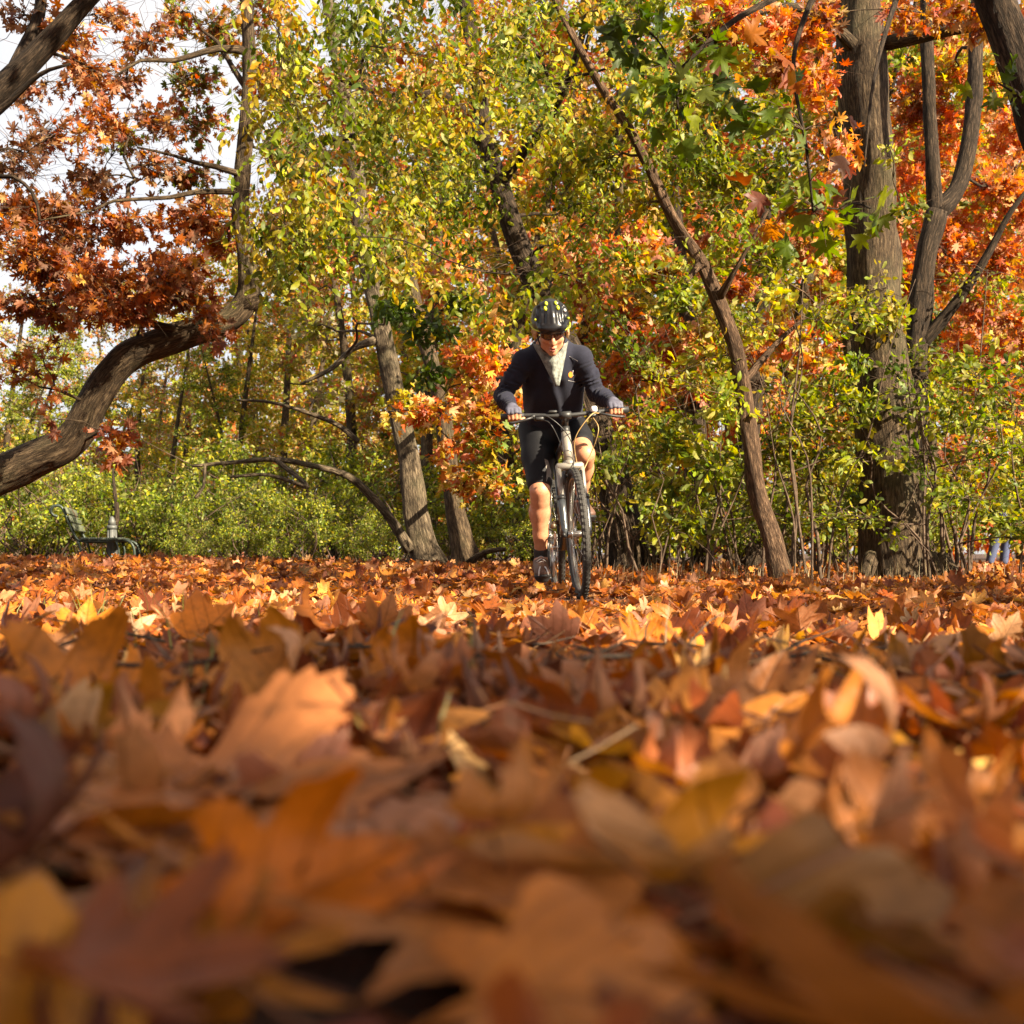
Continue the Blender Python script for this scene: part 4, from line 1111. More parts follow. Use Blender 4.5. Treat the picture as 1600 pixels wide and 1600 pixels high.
where = ['with yellow green leaves just right of the rear wheel', 'tall and green behind the front wheel', 'low and leafy beside the shaggy bark foot', 'tall, pale stems right of the rider', 'bushy green behind the pale stems', 'low and green left of the slender curved trunk',
         'tall behind the slender curved trunk', 'leafy just right of the slender trunk foot', 'tall with the brightest yellow leaves between the slender and the thick trunk', 'dense green in the gap left of the thick trunk', 'with many thin stems left of the thick trunk', 'leaning left behind the dark side of the thick trunk',
         'spreading green behind the thick trunk', 'green at the right foot of the thick trunk', 'tall and green right of the thick trunk', 'low, leaning left below the forked stem', 'yellow green left of the walker', 'green at the right edge in front of the walker', 'tall at the right edge of the frame',
         'light green behind the rider', 'small and yellow between the rider and the twin trunk', 'low, behind the thick trunk foot']
for k, (s_, w_) in enumerate(zip(sap, where)):
    sapling(s_[0], s_[1], s_[2], s_[3], 40 + k, s_[4], int(s_[5] * 1.8), 'thin stemmed sapling ' + w_, leafsize=.066 + .02 * (k % 3 == 2))


LANDMARKS = [(-40, 'just outside the left edge'), (30, 'at the left edge'), (80, 'behind the bench back'), (130, 'behind the bench seat'), (180, 'behind the grey post'), (230, 'right of the grey post'), (290, 'under the bend of the oak'), (345, 'below the arching branch tip'), (400, 'below the middle of the arching branch'), (450, 'under the crest of the arching branch'), (505, 'below the arching branch shoulder'), (550, 'inside the curve of the arching branch'), (600, 'left of the pale trunk'), (640, 'touching the pale trunk'),
             (690, 'between the two pale trunks'), (740, 'behind the twin trunk'), (780, 'between twin trunk and rider'), (830, 'behind the rider at left'), (880, 'right behind the rider'), (935, 'right of the front wheel'), (985, 'behind the shaggy bark foot'), (1040, 'in the pale stems'), (1090, 'left of the slender trunk foot'), (1150, 'behind the slender trunk'), (1235, 'right of the slender trunk'), (1300, 'left of the thick trunk'), (1375, 'behind the thick trunk'), (1455, 'right of the thick trunk'), (1530, 'behind the walker'), (1595, 'at the right edge'), (1655, 'just outside the right edge')]
def where_is(px): return min(LANDMARKS, key=lambda q: abs(q[0] - px))[1]
# --- low green thicket on the left behind the bench, in three kinds
def shrub_proto(seed, pl, n, label):
    T = Tree('shrub', label, 'shrub', (0, 0, 0), group='low shrubs along the edge of the clearing', bark=M_twig, seed=seed)
    g = np.random.default_rng(seed)
    for k in range(9):
        a = g.uniform(0, 6.28); hh = g.uniform(.7, 1.35)
        T.trunk([[g.normal(0, .25), g.normal(0, .2), -.05], [g.normal(0, .3), g.normal(0, .25), hh * .5], [math.cos(a) * .5, math.sin(a) * .4, hh]], [.012, .009, .003], name='stem', n=5, rough=0, ridges=0, step=.2)
    for k in range(18):
        c = [g.normal(0, .5), g.normal(0, .42), g.uniform(.3, 1.2)]
        T.clump(c, (.36, .34, .24), n // 18, 'small', pl, .058, twigs=5, limb=False, up=.6, bare=2)
    return T.finish(0)
sh = [shrub_proto(70, GREEN + LIME, 1800, 'dense green low shrub behind the bench'), shrub_proto(71, LIME + GREEN, 1700, 'yellow green low shrub with bare stems at the edge of the clearing'), shrub_proto(72, GREEN + LIME[:1], 1900, 'dark green low shrub left of the lit trunk')]
SH = [(20, 22.6, 0, 1.2), (70, 23.0, 2, 1.2), (150, 22.6, 0, 1.1), (228, 22.4, 2, 1.2), (290, 20.6, 0, 1.0), (330, 20.4, 2, 1.15), (365, 19.4, 0, 1.05), (410, 20.5, 2, 1.1), (455, 19.2, 0, 1.0), (500, 20.2, 1, 1.1), (545, 19.0, 1, 1.0), (590, 20.0, 0, 1.1),
      (250, 22.5, 1, 1.4), (340, 23, 1, 1.4), (430, 23, 1, 1.4), (530, 22.5, 1, 1.4), (620, 21.5, 1, 1.3), (790, 19.5, 1, 1.2), (830, 21, 0, 1.2), (760, 21.5, 1, 1.3), (110, 23, 1, 1.4), (-20, 22, 1, 1.4), (880, 18, 1, 1.1), (935, 17, 1, 1.1), (1010, 16.5, 0, 1.1), (1075, 17.5, 1, 1.2), (1150, 17, 1, 1.2), (1230, 16, 1, 1.1), (1300, 17.5, 1, 1.2), (1370, 16.5, 0, 1.2), (1440, 15.5, 1, 1.0), (1475, 18, 1, 1.0), (1700, 16, 1, 1.2), (1720, 15, 0, 1.2), (700, 19.5, 1, .9)]
g5 = np.random.default_rng(77); SH += [(q_, g5.uniform(17.4, 19.4), int(g5.integers(0, 2)), g5.uniform(.35, .75)) for q_ in (285, 310, 338, 392, 428, 470, 520, 566, 604, 640, 770, 800)] + [(q_, g5.uniform(19.5, 22), 1, g5.uniform(1.3, 1.9)) for q_ in (60, 300, 480, 575)]
used = set()
for px, Y, k, sc in SH:
    sc *= g5.uniform(.78, 1.22) if px > 270 else 1
    loc = at(px, Y); rz = g5.uniform(0, 6.28)
    if k not in used:
        used.add(k); sh[k].location = loc; sh[k].rotation_euler = (0, 0, rz); sh[k].scale = (sc, sc, sc)
    else: sh_o = copy_tree(sh[k], loc, rz, sc)
    if len(used) and k in used and sh[k].location[:] == tuple(sh[k].location) and (sh[k].location - Vector(loc)).length < 1e-4: sh_o = sh[k]
    sh_o['label'] = ('pale ' if g5.random() < 0 else '') + ('small ' if sc < .8 else ('tall ' if sc > 1.25 else '')) + ['dense green', 'yellow green bare stemmed', 'dark green'][k] + ' shrub ' + ('at the back ' if Y > 21 else ('in front ' if Y < 19.3 else '')) + where_is(px)

# --- the wood beyond: each far tree stands by itself
def wood_tree(seed, pl, label, n, h=10.0, sp='far', low=.8, leaf=.13, crown_r=2.4):
    T = Tree('wood_tree', label, 'tree', (0, 0, 0), group='trees of the wood beyond the clearing', seed=seed)
    g = np.random.default_rng(seed)
    T.trunk([[0, 0, -.1], [g.normal(0, .3), 0, h * .22], [g.normal(0, .6), g.normal(0, .3), h * .5], [g.normal(0, 1.1), g.normal(0, .5), h]], [.15, .12, .085, .02], n=10, ridges=0, step=.4)
    m = 34
    for k in range(m):
        z = low + (h * 1.04 - low) * ((k + .5) / m) ** .9
        rr = crown_r * (1 - .35 * z / h) * math.sqrt(g.random()); a = g.uniform(0, 6.28)
        T.clump([rr * math.cos(a), rr * math.sin(a), z], (.95, .95, .65), n // m, sp, pl, leaf, limb=(k % 2 == 0), twigs=8, up=.5, bare=7)
    return T.finish(0)
WK = [(80, GOLD + LIME, 'yellow green tree of the wood beyond the clearing'), (81, SALMON + ORANGE, 'bright orange tree of the wood beyond the clearing'), (82, LIME + GREEN, 'light green tree of the wood beyond the clearing'), (83, STRAW + SALMON + LIME + STRAW + GOLD[:2], 'pale tan and thinly leaved tree of the wood beyond the clearing'), (84, GOLD + ORANGE, 'golden orange tree of the wood beyond the clearing')]
protos = [wood_tree(s, p, l, 7600 if s != 83 else 5600, low=.4) for s, p, l in WK]
WOOD = [(30, 27, 3, .66), (130, 30, 3, .68), (215, 26, 3, .55), (300, 29, 3, .62), (370, 25, 0, .6), (450, 28, 0, .8), (80, 24, 2, .45), (270, 24.5, 0, .5), (170, 33, 3, .7), (400, 31, 3, .75), (490, 32, 0, .85), (520, 24, 3, .85), (600, 27, 4, 1.0), (680, 22, 0, .9), (750, 25, 2, 1.0), (830, 20, 4, .95), (900, 23, 1, 1.0), (960, 19, 0, .9), (1030, 22, 1, 1.0), (1100, 19, 2, .95), (1170, 22, 1, 1.0), (1240, 18.5, 0, .9), (1310, 21, 1, 1.0), (1380, 19, 2, .9), (1450, 22, 1, 1.1), (1470, 24, 1, 1.0), (1600, 25, 1, 1.1), (1650, 18, 0, 1.0),
        (420, 36, 4, 1.1), (560, 36, 0, 1.25), (700, 35, 4, 1.3), (860, 34, 0, 1.3), (1000, 34, 4, 1.3), (1140, 33, 1, 1.3), (1300, 34, 4, 1.3), (1460, 33, 1, 1.3), (1600, 34, 1, 1.3), (250, 38, 3, .75), (90, 38, 0, .6), (-40, 33, 0, .7), (340, 24, 2, .42), (200, 31, 2, .5), (50, 24.5, 2, .4)]
used = set()
for px, Y, k, sc in WOOD:
    loc = at(px, Y); rz = g5.uniform(0, 6.28)
    if k not in used:
        used.add(k); protos[k].location = loc; protos[k].rotation_euler = (0, 0, rz); protos[k].scale = (sc, sc, sc)
    else: wd = copy_tree(protos[k], loc, rz, sc)
    if (protos[k].location - Vector(loc)).length < 1e-4: wd = protos[k]
    wd['label'] = WK[k][2].replace(' of the wood beyond the clearing', '') + (' far back in the wood ' if Y > 32 else ' in the wood ') + where_is(px)

# --- the far wood closing the view, one mass of foliage
fw = MB(); gF = np.random.default_rng(123)
nF = 62000
xF = gF.uniform(-34, 34, nF); yF = gF.uniform(46, 62, nF)
topz = 4.6 + 12 * smooth01(-16, -3, xF / yF * 52) + 1.6 * np.sin(xF * .8) + 1.1 * np.sin(xF * 2.1 + 1)
zF = .1 + topz * gF.random(nF) ** .9
fam = np.sin(xF * .55 + .7) + .8 * np.sin(xF * 1.3 + zF * .35) + .6 * np.sin(zF * .8 + xF * .3) + gF.normal(0, .5, nF)
cF = np.where((fam < -.6)[:, None], pal(LIME + GREEN, nF), np.where((fam < .5)[:, None], pal(GOLD + LIME, nF), np.where((xF < -2)[:, None], pal(STRAW + SALMON + STRAW + LIME, nF), pal(SALMON + ORANGE, nF))))
scatter(fw, SPEC['far']['low'], np.column_stack([xF, yF, zF]), norm(gF.normal(0, 1, (nF, 3))), norm(gF.normal(0, .7, (nF, 3)) + [0, -.3, .6]), gF.uniform(.25, .5, nF), cF)
tag(fw.build('distant_wood', M_leaf), 'hazy mass of autumn foliage closing the view behind the wood', 'wood', kind='stuff')

# --- unseen oaks added out of frame; their crowns are placed to shade the clearing
def shade_tree(loc, seed, clumps, label):
    b = np.array([*loc, float(gz(*loc)) - .1])
    T = Tree('oak_tree', label, 'tree', b, seed=seed)
    T.trunk([b, b + [.05, .1, 2], b + [-.1, .1, 4.2], b + [.1, 0, 6.4]], [.26, .2, .15, .05], n=14)
    for (x, y, z, r, n) in clumps:
        T.clump((x, y, z), (r, r, r * .6), n, 'oak', RUST + BROWN, .13, up=.8)
    T.finish(0)
SH_H = SUN_DIR[:2]; TANEL = math.tan(SUN_EL)
def shade_for(x, y, z):          # the place at height z whose shadow falls on the ground point x, y
    d = z / TANEL
    return (x + SH_H[0] * d, y + SH_H[1] * d, z)
cl = []
g6 = np.random.default_rng(91)
for (x, y, n) in ((-.9, .9, 300), (-.5, .6, 320), (-.3, 1.5, 320), (.45, 1.75, 160), (-.8, 1.7, 260), (.0, 1.9, 200), (.8, 1.8, 90), (.0, .1, 300)):
    z = g6.uniform(3.0, 4.2); cl.append((*shade_for(x, y, z), .62, int(n * 1.9)))
for (x, y, r, n) in ((2.6, 6.2, .4, 110), (3.4, 7.6, .5, 140), (1.9, 8.2, .4, 100), (-3.4, 9.4, .5, 130), (3.0, 4.6, .4, 90), (.7, 3.9, .3, 70)):
    z = g6.uniform(3.2, 4.6); cl.append((*shade_for(x, y, z), r, n))
for (px, py, Yt) in ((60, 725, 11), (215, 560, 11), (385, 300, 11)):     # flecks on the bent trunk
    p_ = P(px, py, Yt); d_ = 5.5 / TANEL; cl.append((p_[0] + SH_H[0] * d_, p_[1] + SH_H[1] * d_, p_[2] + 5.5, .32, 90))
cl2 = []
for gx_ in np.arange(-5.5, 5.0, .8):
    for gy_ in np.arange(4.7, 9.6, .8):
        x, y = gx_ + g6.normal(0, .2), gy_ + g6.normal(0, .2)
        if g6.random() > .88 or (y < 6.4 and x < .9) or (y < 5.4 and x > 2.0): continue
        t_ = np.clip(((x - .35) * -.85 + (y - 6.75) * .5) / 1.0, 0, 2.6)
        if math.hypot(x - (.35 - .85 * t_), y - (6.75 + .45 * t_)) < 1.0: continue
        z = 3.6
        while z < .25 + .44 * shade_for(x, y, z)[1] + 1.0: z += .1
        cl2.append((*shade_for(x, y, z + g6.uniform(0, .5)), .42, 130))
shade_tree((9.2, 3.2), 93, cl2, 'unseen oak right of the frame, its crown shaped to fleck the clearing with shade')
shade_tree((6.3, -2.9), 92, cl, 'unseen oak right of the camera, its crown shaped to shade the foreground leaves')

# ------------------------------------------------------------------ log, bench, post
Y = 14.4
lg = root_at('fallen_log', at(640, Y))
tag(lg, 'dark fallen log lying at the foot of the pale lit trunk', 'log')
b = MB(); cp = catmull(np.array([[*P(552, 884, Y), .05], [*P(590, 889, Y), .07], [*P(640, 886, Y + .1), .085], [*P(700, 890, Y + .2), .09], [*P(745, 892, Y + .3), .07]]), .06)
tube(b, cp[:, :3], cp[:, 3], 14, .12, 5, ridges=7); b.build('log_stem', M_bark_dark, lg)
b = MB(); tube(b, np.array([P(700, 888, Y), P(702, 872, Y - .05), P(704, 868, Y - .05)]), [.02, .014, .006], 6); b.build('broken_stub', M_bark_dark, lg)
b = MB(); tube(b, np.array([P(600, 888, Y - .02), P(578, 880, Y - .1), P(566, 876, Y - .1)]), [.03, .02, .008], 6); b.build('broken_stub', M_bark_dark, lg)

M_iron = simple('dark_green_iron', (.035, .05, .04), .45, .3)
M_slat = simple('weathered_green_slat', (.115, .13, .085), .65, bump=.4, bscale=90, var=.3)
M_slat2 = simple('dark_seat_slat', (.07, .085, .06), .6, bump=.3, bscale=90, var=.3)
bx_, by_ = (148 - 800) / FPX * 19.0, 19.0
zb = float(gz(bx_, by_))
bench = root_at('park_bench', (bx_, by_, zb))
tag(bench, 'green slatted park bench seen end on with scrolled iron frame', 'bench')
fx = np.array([.97, .24, 0]); fy = np.array([-.24, .97, 0])        # forward of the seat, along the seat
def bp(u, w, v): return np.array([bx_, by_, zb]) + fx * u + fy * v + np.array([0, 0, w])
side = [(-.52, .78), (-.58, .80), (-.62, .86), (-.58, .93), (-.50, .94), (-.44, .88), (-.36, .68), (-.26, .46), (-.18, .42), (.1, .42), (.36, .43), (.48, .42), (.55, .34), (.57, .2), (.57, .0)]
for v in (0.0, 1.65):
    fr = MB(); tube(fr, catmull(np.array([bp(u, w, v) for u, w in side]), .04), .021, 8)
    tube(fr, catmull(np.array([bp(-.24, .42, v), bp(-.2, .3, v), bp(-.14, .0, v)]), .05), .019, 8)
    tube(fr, catmull(np.array([bp(.30, .42, v), bp(.34, .3, v), bp(.33, .15, v), bp(.24, .0, v)]), .05), .016, 8)
    tube(fr, np.array([bp(-.18, .13, v), bp(.1, .12, v), bp(.28, .1, v)]), .012, 6)
    fr.build('side_frame', M_iron, bench)
Rb = np.column_stack([fx, fy, [0, 0, 1]])
for (u, w) in ((-.43, .87), (-.375, .745), (-.325, .625)):
    c_, s_ = math.cos(.37), math.sin(.37)
    R2 = Rb @ np.array([[c_, 0, -s_], [0, 1, 0], [s_, 0, c_]])
    b = MB(); box(b, bp(u + .035, w, .825), (.03, 1.75, .112), R2, .006); b.build('back_slat', M_slat, bench)
for u in (-.14, -.01, .12, .25, .37):
    b = MB(); box(b, bp(u, .455, .825), (.112, 1.75, .035), Rb, .006); b.build('seat_slat', M_slat2, bench)

px_ = 175; Y = 19.9
pl_ = root_at('bollard', at(px_, Y)); pb = np.array(pl_.location)
tag(pl_, 'grey fluted post standing behind the park bench', 'post')
M_post = simple('grey_painted_iron', (.10, .105, .10), .55, .2)
b = MB(); zz = [0, .06, .1, .6, .62]; rr = [.11, .11, .082, .064, .06]
tube(b, pb + np.array([[0, 0, z] for z in zz]), rr, 16); b.build('shaft', M_post, pl_)
for k in range(8):
    a = k * math.pi / 4; b = MB(); tube(b, np.array([pb + [.078 * math.cos(a), .078 * math.sin(a), .12], pb + [.07 * math.cos(a), .07 * math.sin(a), .36], pb + [.062 * math.cos(a), .062 * math.sin(a), .59]]), .012, 6); b.build('fluting', M_post, pl_)
b = MB(); tube(b, pb + np.array([[0, 0, .6], [0, 0, .63], [0, 0, .66]]), [.075, .08, .07], 16); b.build('collar', M_post, pl_)
b = MB(); tube(b, pb + np.array([[0, 0, .655], [0, 0, .72], [0, 0, .78], [0, 0, .80]]), [.06, .055, .03, .01], 16); b.build('cap', M_post, pl_)
T = Tree('dead_sapling', 'dark dead stem standing behind the grey post', 'sapling', at(180, 20.6, -.05), bark=M_bark_dark, seed=95)
T.px_trunk([(182, 880, 20.6, 9), (180, 830, 20.6, 8), (183, 800, 20.6, 9), (179, 765, 20.6, 6), (176, 730, 20.6, 3)], n=7)
T.finish(0)

# ------------------------------------------------------------------ bicycle (x forward, y to the rider's left, z up, origin under the front hub)
contact = np.array([(909 - 800) / FPX * 6.8, 6.8, 0.0]); contact[2] = float(gz(contact[0], contact[1])) - .004
M_bike = Matrix.Translation(Vector(contact)) @ Matrix.Rotation(math.radians(-85.5), 4, 'Z') @ Matrix.Rotation(math.radians(3.8), 4, 'X')
M_tyre = simple('tyre_rubber', (.035, .032, .028), .75, bump=.5, bscale=160)
M_rim = simple('grey_rim', (.15, .145, .135), .4, .6)
M_frame = simple('dark_frame_paint', (.05, .055, .06), .3, .2, coat=.4)
M_silver = simple('silver_fork_paint', (.30, .275, .235), .4, .3, coat=.1)
M_black = simple('black_parts', (.025, .025, .025), .45)
M_steel = simple('steel_parts', (.45, .43, .40), .3, .9)
M_chain = simple('greasy_chain', (.16, .12, .08), .5, .7)
M_tan = simple('tan_cable', (.45, .30, .12), .5)
M_white = simple('white_plastic', (.75, .73, .70), .4)
M_blue = simple('pale_blue_decal', (.36, .48, .66), .4)

bike = empty('bicycle'); bike.matrix_world = M_bike
tag(bike, 'dark hybrid bicycle with silver fork ridden towards the camera', 'bicycle')
def bpart(name, mb, mat, parent=None, smooth=True):
    return mb.build(name, mat, parent or bike, smooth)

def wheel(name, hx):
    rim_r = .311
    b = MB(); torus(b, (hx, 0, .35), .331, .021, 1, 72, 12, .0215)
    w = bpart(name, b, M_tyre)
    # tread knobs
    for row, (yy, rr, off) in enumerate(((-.012, .3505, 0), (0, .353, .5), (.012, .3505, 0))):
        for k in range(0):
            pass
    b = MB()
    for k in range(66):
        for (yy, rr, off) in ((-.013, .3465, 0), (.0, .3515, .5), (.013, .3465, 0)):
            a = (k + off) * 2 * math.pi / 66
            R = np.array([[math.cos(a), 0, -math.sin(a)], [0, 1, 0], [math.sin(a), 0, math.cos(a)]])
            box(b, (hx + rr * math.cos(a), yy, .35 + rr * math.sin(a)), (.005, .009, .017), R)
    tag(bpart('tread', b, M_tyre, w, False), kind='stuff')
    b = MB(); torus(b, (hx, 0, .35), rim_r - .009, .010, 1, 64, 8, .012); bpart('rim', b, M_rim, w)
    b = MB(); seg(b, (hx, -.05, .35), (hx, .05, .35), .018, 12); seg(b, (hx, -.034, .35), (hx, -.028, .35), .027, 14); seg(b, (hx, .028, .35), (hx, .034, .35), .027, 14); bpart('hub', b, M_steel, w)
    for k in range(28):
        a = k * 2 * math.pi / 28; s = 1 if k % 2 else -1; a2 = a + (.55 if k % 4 < 2 else -.55)
        b = MB(); seg(b, (hx + .025 * math.cos(a2), s * .031, .35 + .025 * math.sin(a2)), (hx + (rim_r - .01) * math.cos(a), s * .004, .35 + (rim_r - .01) * math.sin(a)), .0011, 4)
        bpart('spoke', b, M_steel, w)
    b = MB(); seg(b, (hx, -.075, .35), (hx, .075, .35), .006, 8); seg(b, (hx, -.078, .35), (hx, -.066, .35), .012, 10); seg(b, (hx, .066, .35), (hx, .078, .35), .012, 10); bpart('axle', b, M_black, w)
    return w
wheel('front_wheel', 0.0)
wheel('rear_wheel', -1.08)

HT0, HT1 = np.array([-.155, 0, .745]), np.array([-.212, 0, .905])
BBp = np.array([-.64, 0, .285]); ST = np.array([-.775, 0, .80]); RH = np.array([-1.08, 0, .35])
b = MB(); seg(b, HT0 + [.001, 0, -.004], HT1 + [-.001, 0, .004], .028, 18, .025); seg(b, HT0 + [.004, 0, -.012], HT0 + [.001, 0, -.002], .032, 18); bpart('head_tube', b, M_silver)
b = MB(); seg(b, HT0 + [-.004, 0, .02], BBp, .026, 14, .028); seg(b, HT1 + [.004, 0, -.02], ST, .02, 14, .017); seg(b, BBp, ST, .017, 14)
for s in (-1, 1):
    seg(b, BBp + [0, s * .03, 0], RH + [0, s * .062, 0], .011, 10, .008); seg(b, ST + [0, s * .016, -.03], RH + [0, s * .062, 0], .009, 10, .007)
seg(b, BBp + [0, -.036, 0], BBp + [0, .036, 0], .022, 14)
bpart('frame', b, M_frame)
b = MB(); R_ = np.array([[.7, 0, .71], [0, 1, 0], [-.71, 0, .7]])
dn = norm(BBp - HT0); pc = HT0 + dn * .22
tube(b, np.array([pc, pc + dn * .09, pc + dn * .18]), .0272, 16, cap=False); bpart('tube_decal', b, M_blue)
# suspension fork: crown, silver stanchion housings, dark lower legs
fk = MB(); seg(fk, (-.150, 0, .748), (-.145, 0, .722), .03, 14); 
box(fk, (-.140, 0, .72), (.05, .155, .04), None, .012)
fork = bpart('fork', fk, M_silver)
for s in (-1, 1):
    b = MB(); seg(b, (-.136, s * .064, .725), (-.062, s * .064, .53), .0150, 12); bpart('stanchion', b, M_silver, fork)
    b = MB(); tube(b, np.array([(-.074, s * .064, .56), (-.05, s * .064, .48), (-.018, s * .064, .38), (0, s * .064, .335)]), [.0215, .021, .018, .014], 12); bpart('fork_leg', b, M_frame, fork)
    b = MB(); seg(b, (-.066, s * .0645, .540), (-.071, s * .0645, .556), .0235, 12); bpart('seal', b, M_black, fork)
b = MB(); tube(b, catmull(np.array([(-.06, -.062, .55), (-.10, -.045, .64), (-.115, 0, .675), (-.10, .045, .64), (-.06, .062, .55)]), .02), .011, 8); bpart('brake_arch', b, M_silver, fork)
for s in (-1, 1):
    b = MB(); box(b, (-.058, s * .045, .655), (.05, .018, .075), None, .006); seg(b, (-.05, s * .03, .66), (-.05, s * .05, .66), .009, 8); bpart('brake_arm', b, M_black, fork)
BAR = np.array([-.17, 0, 1.0])
b = MB(); seg(b, HT1, HT1 + [-.012, 0, .035], .024, 14); seg(b, HT1 + [-.012, 0, .045], BAR + [0, 0, -.005], .019, 12); seg(b, BAR + [0, -.03, 0], BAR + [0, .03, 0], .022, 14); bpart('stem', b, M_black)
b = MB(); cp = catmull(np.array([BAR + [-.03, -.345, .015], BAR + [-.018, -.2, .012], BAR + [0, -.06, 0], BAR + [0, .06, 0], BAR + [-.018, .2, .012], BAR + [-.03, .345, .015]]), .03); tube(b, cp, .0125, 12); hb = bpart('handlebar', b, M_black)
GRIP = {s: BAR + np.array([-.027, s * .285, .014]) for s in (-1, 1)}
for s in (-1, 1):
    b = MB(); tube(b, np.array([BAR + [-.022, s * .225, .013], BAR + [-.027, s * .29, .014], BAR + [-.030, s * .352, .015]]), [.0165, .0165, .018], 14); bpart('grip', b, M_black, hb)
    b = MB(); seg(b, BAR + [-.005, s * .175, .006], BAR + [.028, s * .182, -.004], .012, 10); tube(b, catmull(np.array([BAR + [.028, s * .182, -.004], BAR + [.05, s * .215, -.014], BAR + [.045, s * .27, -.026], BAR + [.04, s * .315, -.03]]), .02), [.007] * len(catmull(np.array([BAR + [.028, s * .182, -.004], BAR + [.05, s * .215, -.014], BAR + [.045, s * .27, -.026], BAR + [.04, s * .315, -.03]]), .02)), 8); bpart('brake_lever', b, M_black, hb)
    b = MB(); box(b, BAR + [.004, s * .145, -.012], (.045, .05, .022), None, .007); bpart('shifter', b, M_black, hb)
b = MB(); box(b, BAR + [.018, .155, .022], (.03, .034, .034), None, .007); bpart('headlight', b, M_white, hb)
b = MB(); box(b, BAR + [.004, -.07, .022], (.03, .05, .016), None, .006); bpart('bike_computer', b, M_black, hb)
def cable(pts, r, mat):
    b = MB(); tube(b, catmull(np.array(pts), .02), r, 6); bpart('cable', b, mat)
cable([BAR + [.03, -.18, -.002], BAR + [.12, -.11, -.015], BAR + [.11, -.02, -.10], BAR + [.03, .03, -.2], (-.09, .012, .70)], .0028, M_black)
cable([BAR + [.03, .18, -.002], BAR + [.12, .12, -.02], BAR + [.10, .03, -.14], BAR + [.02, .045, -.28], (-.05, .055, .68)], .0028, M_tan)
cable([BAR + [.01, -.145, -.015], BAR + [.11, -.10, -.05], BAR + [.07, -.05, -.15], (-.19, -.03, .78), (-.26, -.02, .70)], .0028, M_black)
cable([BAR + [.01, .145, -.015], BAR + [.10, .16, -.10], BAR + [.03, .11, -.24], (-.12, .05, .66), (-.3, .02, .62)], .0025, M_tan)
b = MB(); seg(b, ST, ST + [-.035, 0, .14], .0135, 12); bpart('seat_post', b, M_steel)
b = MB(); st = np.array([[-.98, 0, .955], [-.93, 0, .962], [-.86, 0, .955], [-.76, 0, .945], [-.70, 0, .93]])
tube(b, st, [.06, .075, .06, .026, .014], 14); b.V[-1][:, 2] = .95 + (b.V[-1][:, 2] - .95) * .45; bpart('saddle', b, M_black)
# drive side (rider's right)
b = MB(); torus(b, BBp + [0, -.048, 0], .083, .006, 1, 40, 6, .003)
for k in range(5):
    a = k * 2 * math.pi / 5; seg(b, BBp + [0, -.048, 0], BBp + [.08 * math.cos(a), -.048, .08 * math.sin(a)], .007, 6)
for k in range(36):
    a = k * 2 * math.pi / 36; box(b, BBp + [.091 * math.cos(a), -.048, .091 * math.sin(a)], (.008, .003, .008))
bpart('chainring', b, M_steel)
CR = .17; PR = BBp + np.array([.0, -.075, -CR]); PL = BBp + np.array([0, .075, CR])
for s, pp in ((-1, PR), (1, PL)):
    b = MB(); seg(b, BBp + [0, s * .05, 0], BBp + [0, s * .066, 0], .017, 10); tube(b, np.array([BBp + [0, s * .064, 0], (BBp + pp) / 2 + [0, s * .03, 0], pp]), [.014, .012, .012], 8); cr = bpart('crank_arm', b, M_steel)
    b = MB(); box(b, pp + [0, s * .055, -.004], (.085, .085, .018), None, .005); seg(b, pp, pp + [0, s * .1, 0], .007, 8)
    bpart('pedal', b, M_black, cr)
b = MB()
for k, (r_, y_) in enumerate(((.05, -.034), (.044, -.030), (.038, -.026), (.032, -.022))): torus(b, (-1.08, y_, .35), r_, .004, 1, 32, 6, .0016)
bpart('cassette', b, M_steel)
b = MB()
up_ = [(BBp + [0, -.048, .088]), np.array([-1.08, -.036, .402])]; lo_ = [(BBp + [0, -.048, -.088]), np.array([-1.02, -.045, .165]), np.array([-1.055, -.045, .16])]
def chain_run(a, c):
    n_ = max(2, int(np.linalg.norm(c - a) / .0127)); d_ = norm(c - a); R3 = np.column_stack([d_, [0, 1, 0], np.cross(d_, [0, 1, 0])])
    for k in range(n_):
        p_ = a + (c - a) * (k + .5) / n_; box(b, p_, (.012, .007 if k % 2 else .0045, .008), R3)
chain_run(up_[0], up_[1]); chain_run(lo_[0], lo_[1])
tag(bpart('chain', b, M_chain), kind='stuff')
b = MB(); box(b, (-1.045, -.055, .29), (.05, .03, .06), None, .008); box(b, (-1.035, -.05, .2), (.028, .012, .15), np.array([[.97, 0, .24], [0, 1, 0], [-.24, 0, .97]]), .005)
torus(b, (-1.05, -.047, .245), .018, .005, 1, 18, 6); torus(b, (-1.03, -.047, .15), .018, .005, 1, 18, 6); bpart('rear_derailleur', b, M_black)
b = MB(); box(b, BBp + [-.05, -.05, .125], (.085, .024, .03), None, .006); seg(b, BBp + [-.075, -.01, .15], BBp + [-.06, -.05, .14], .012, 8); bpart('front_derailleur', b, M_chain)


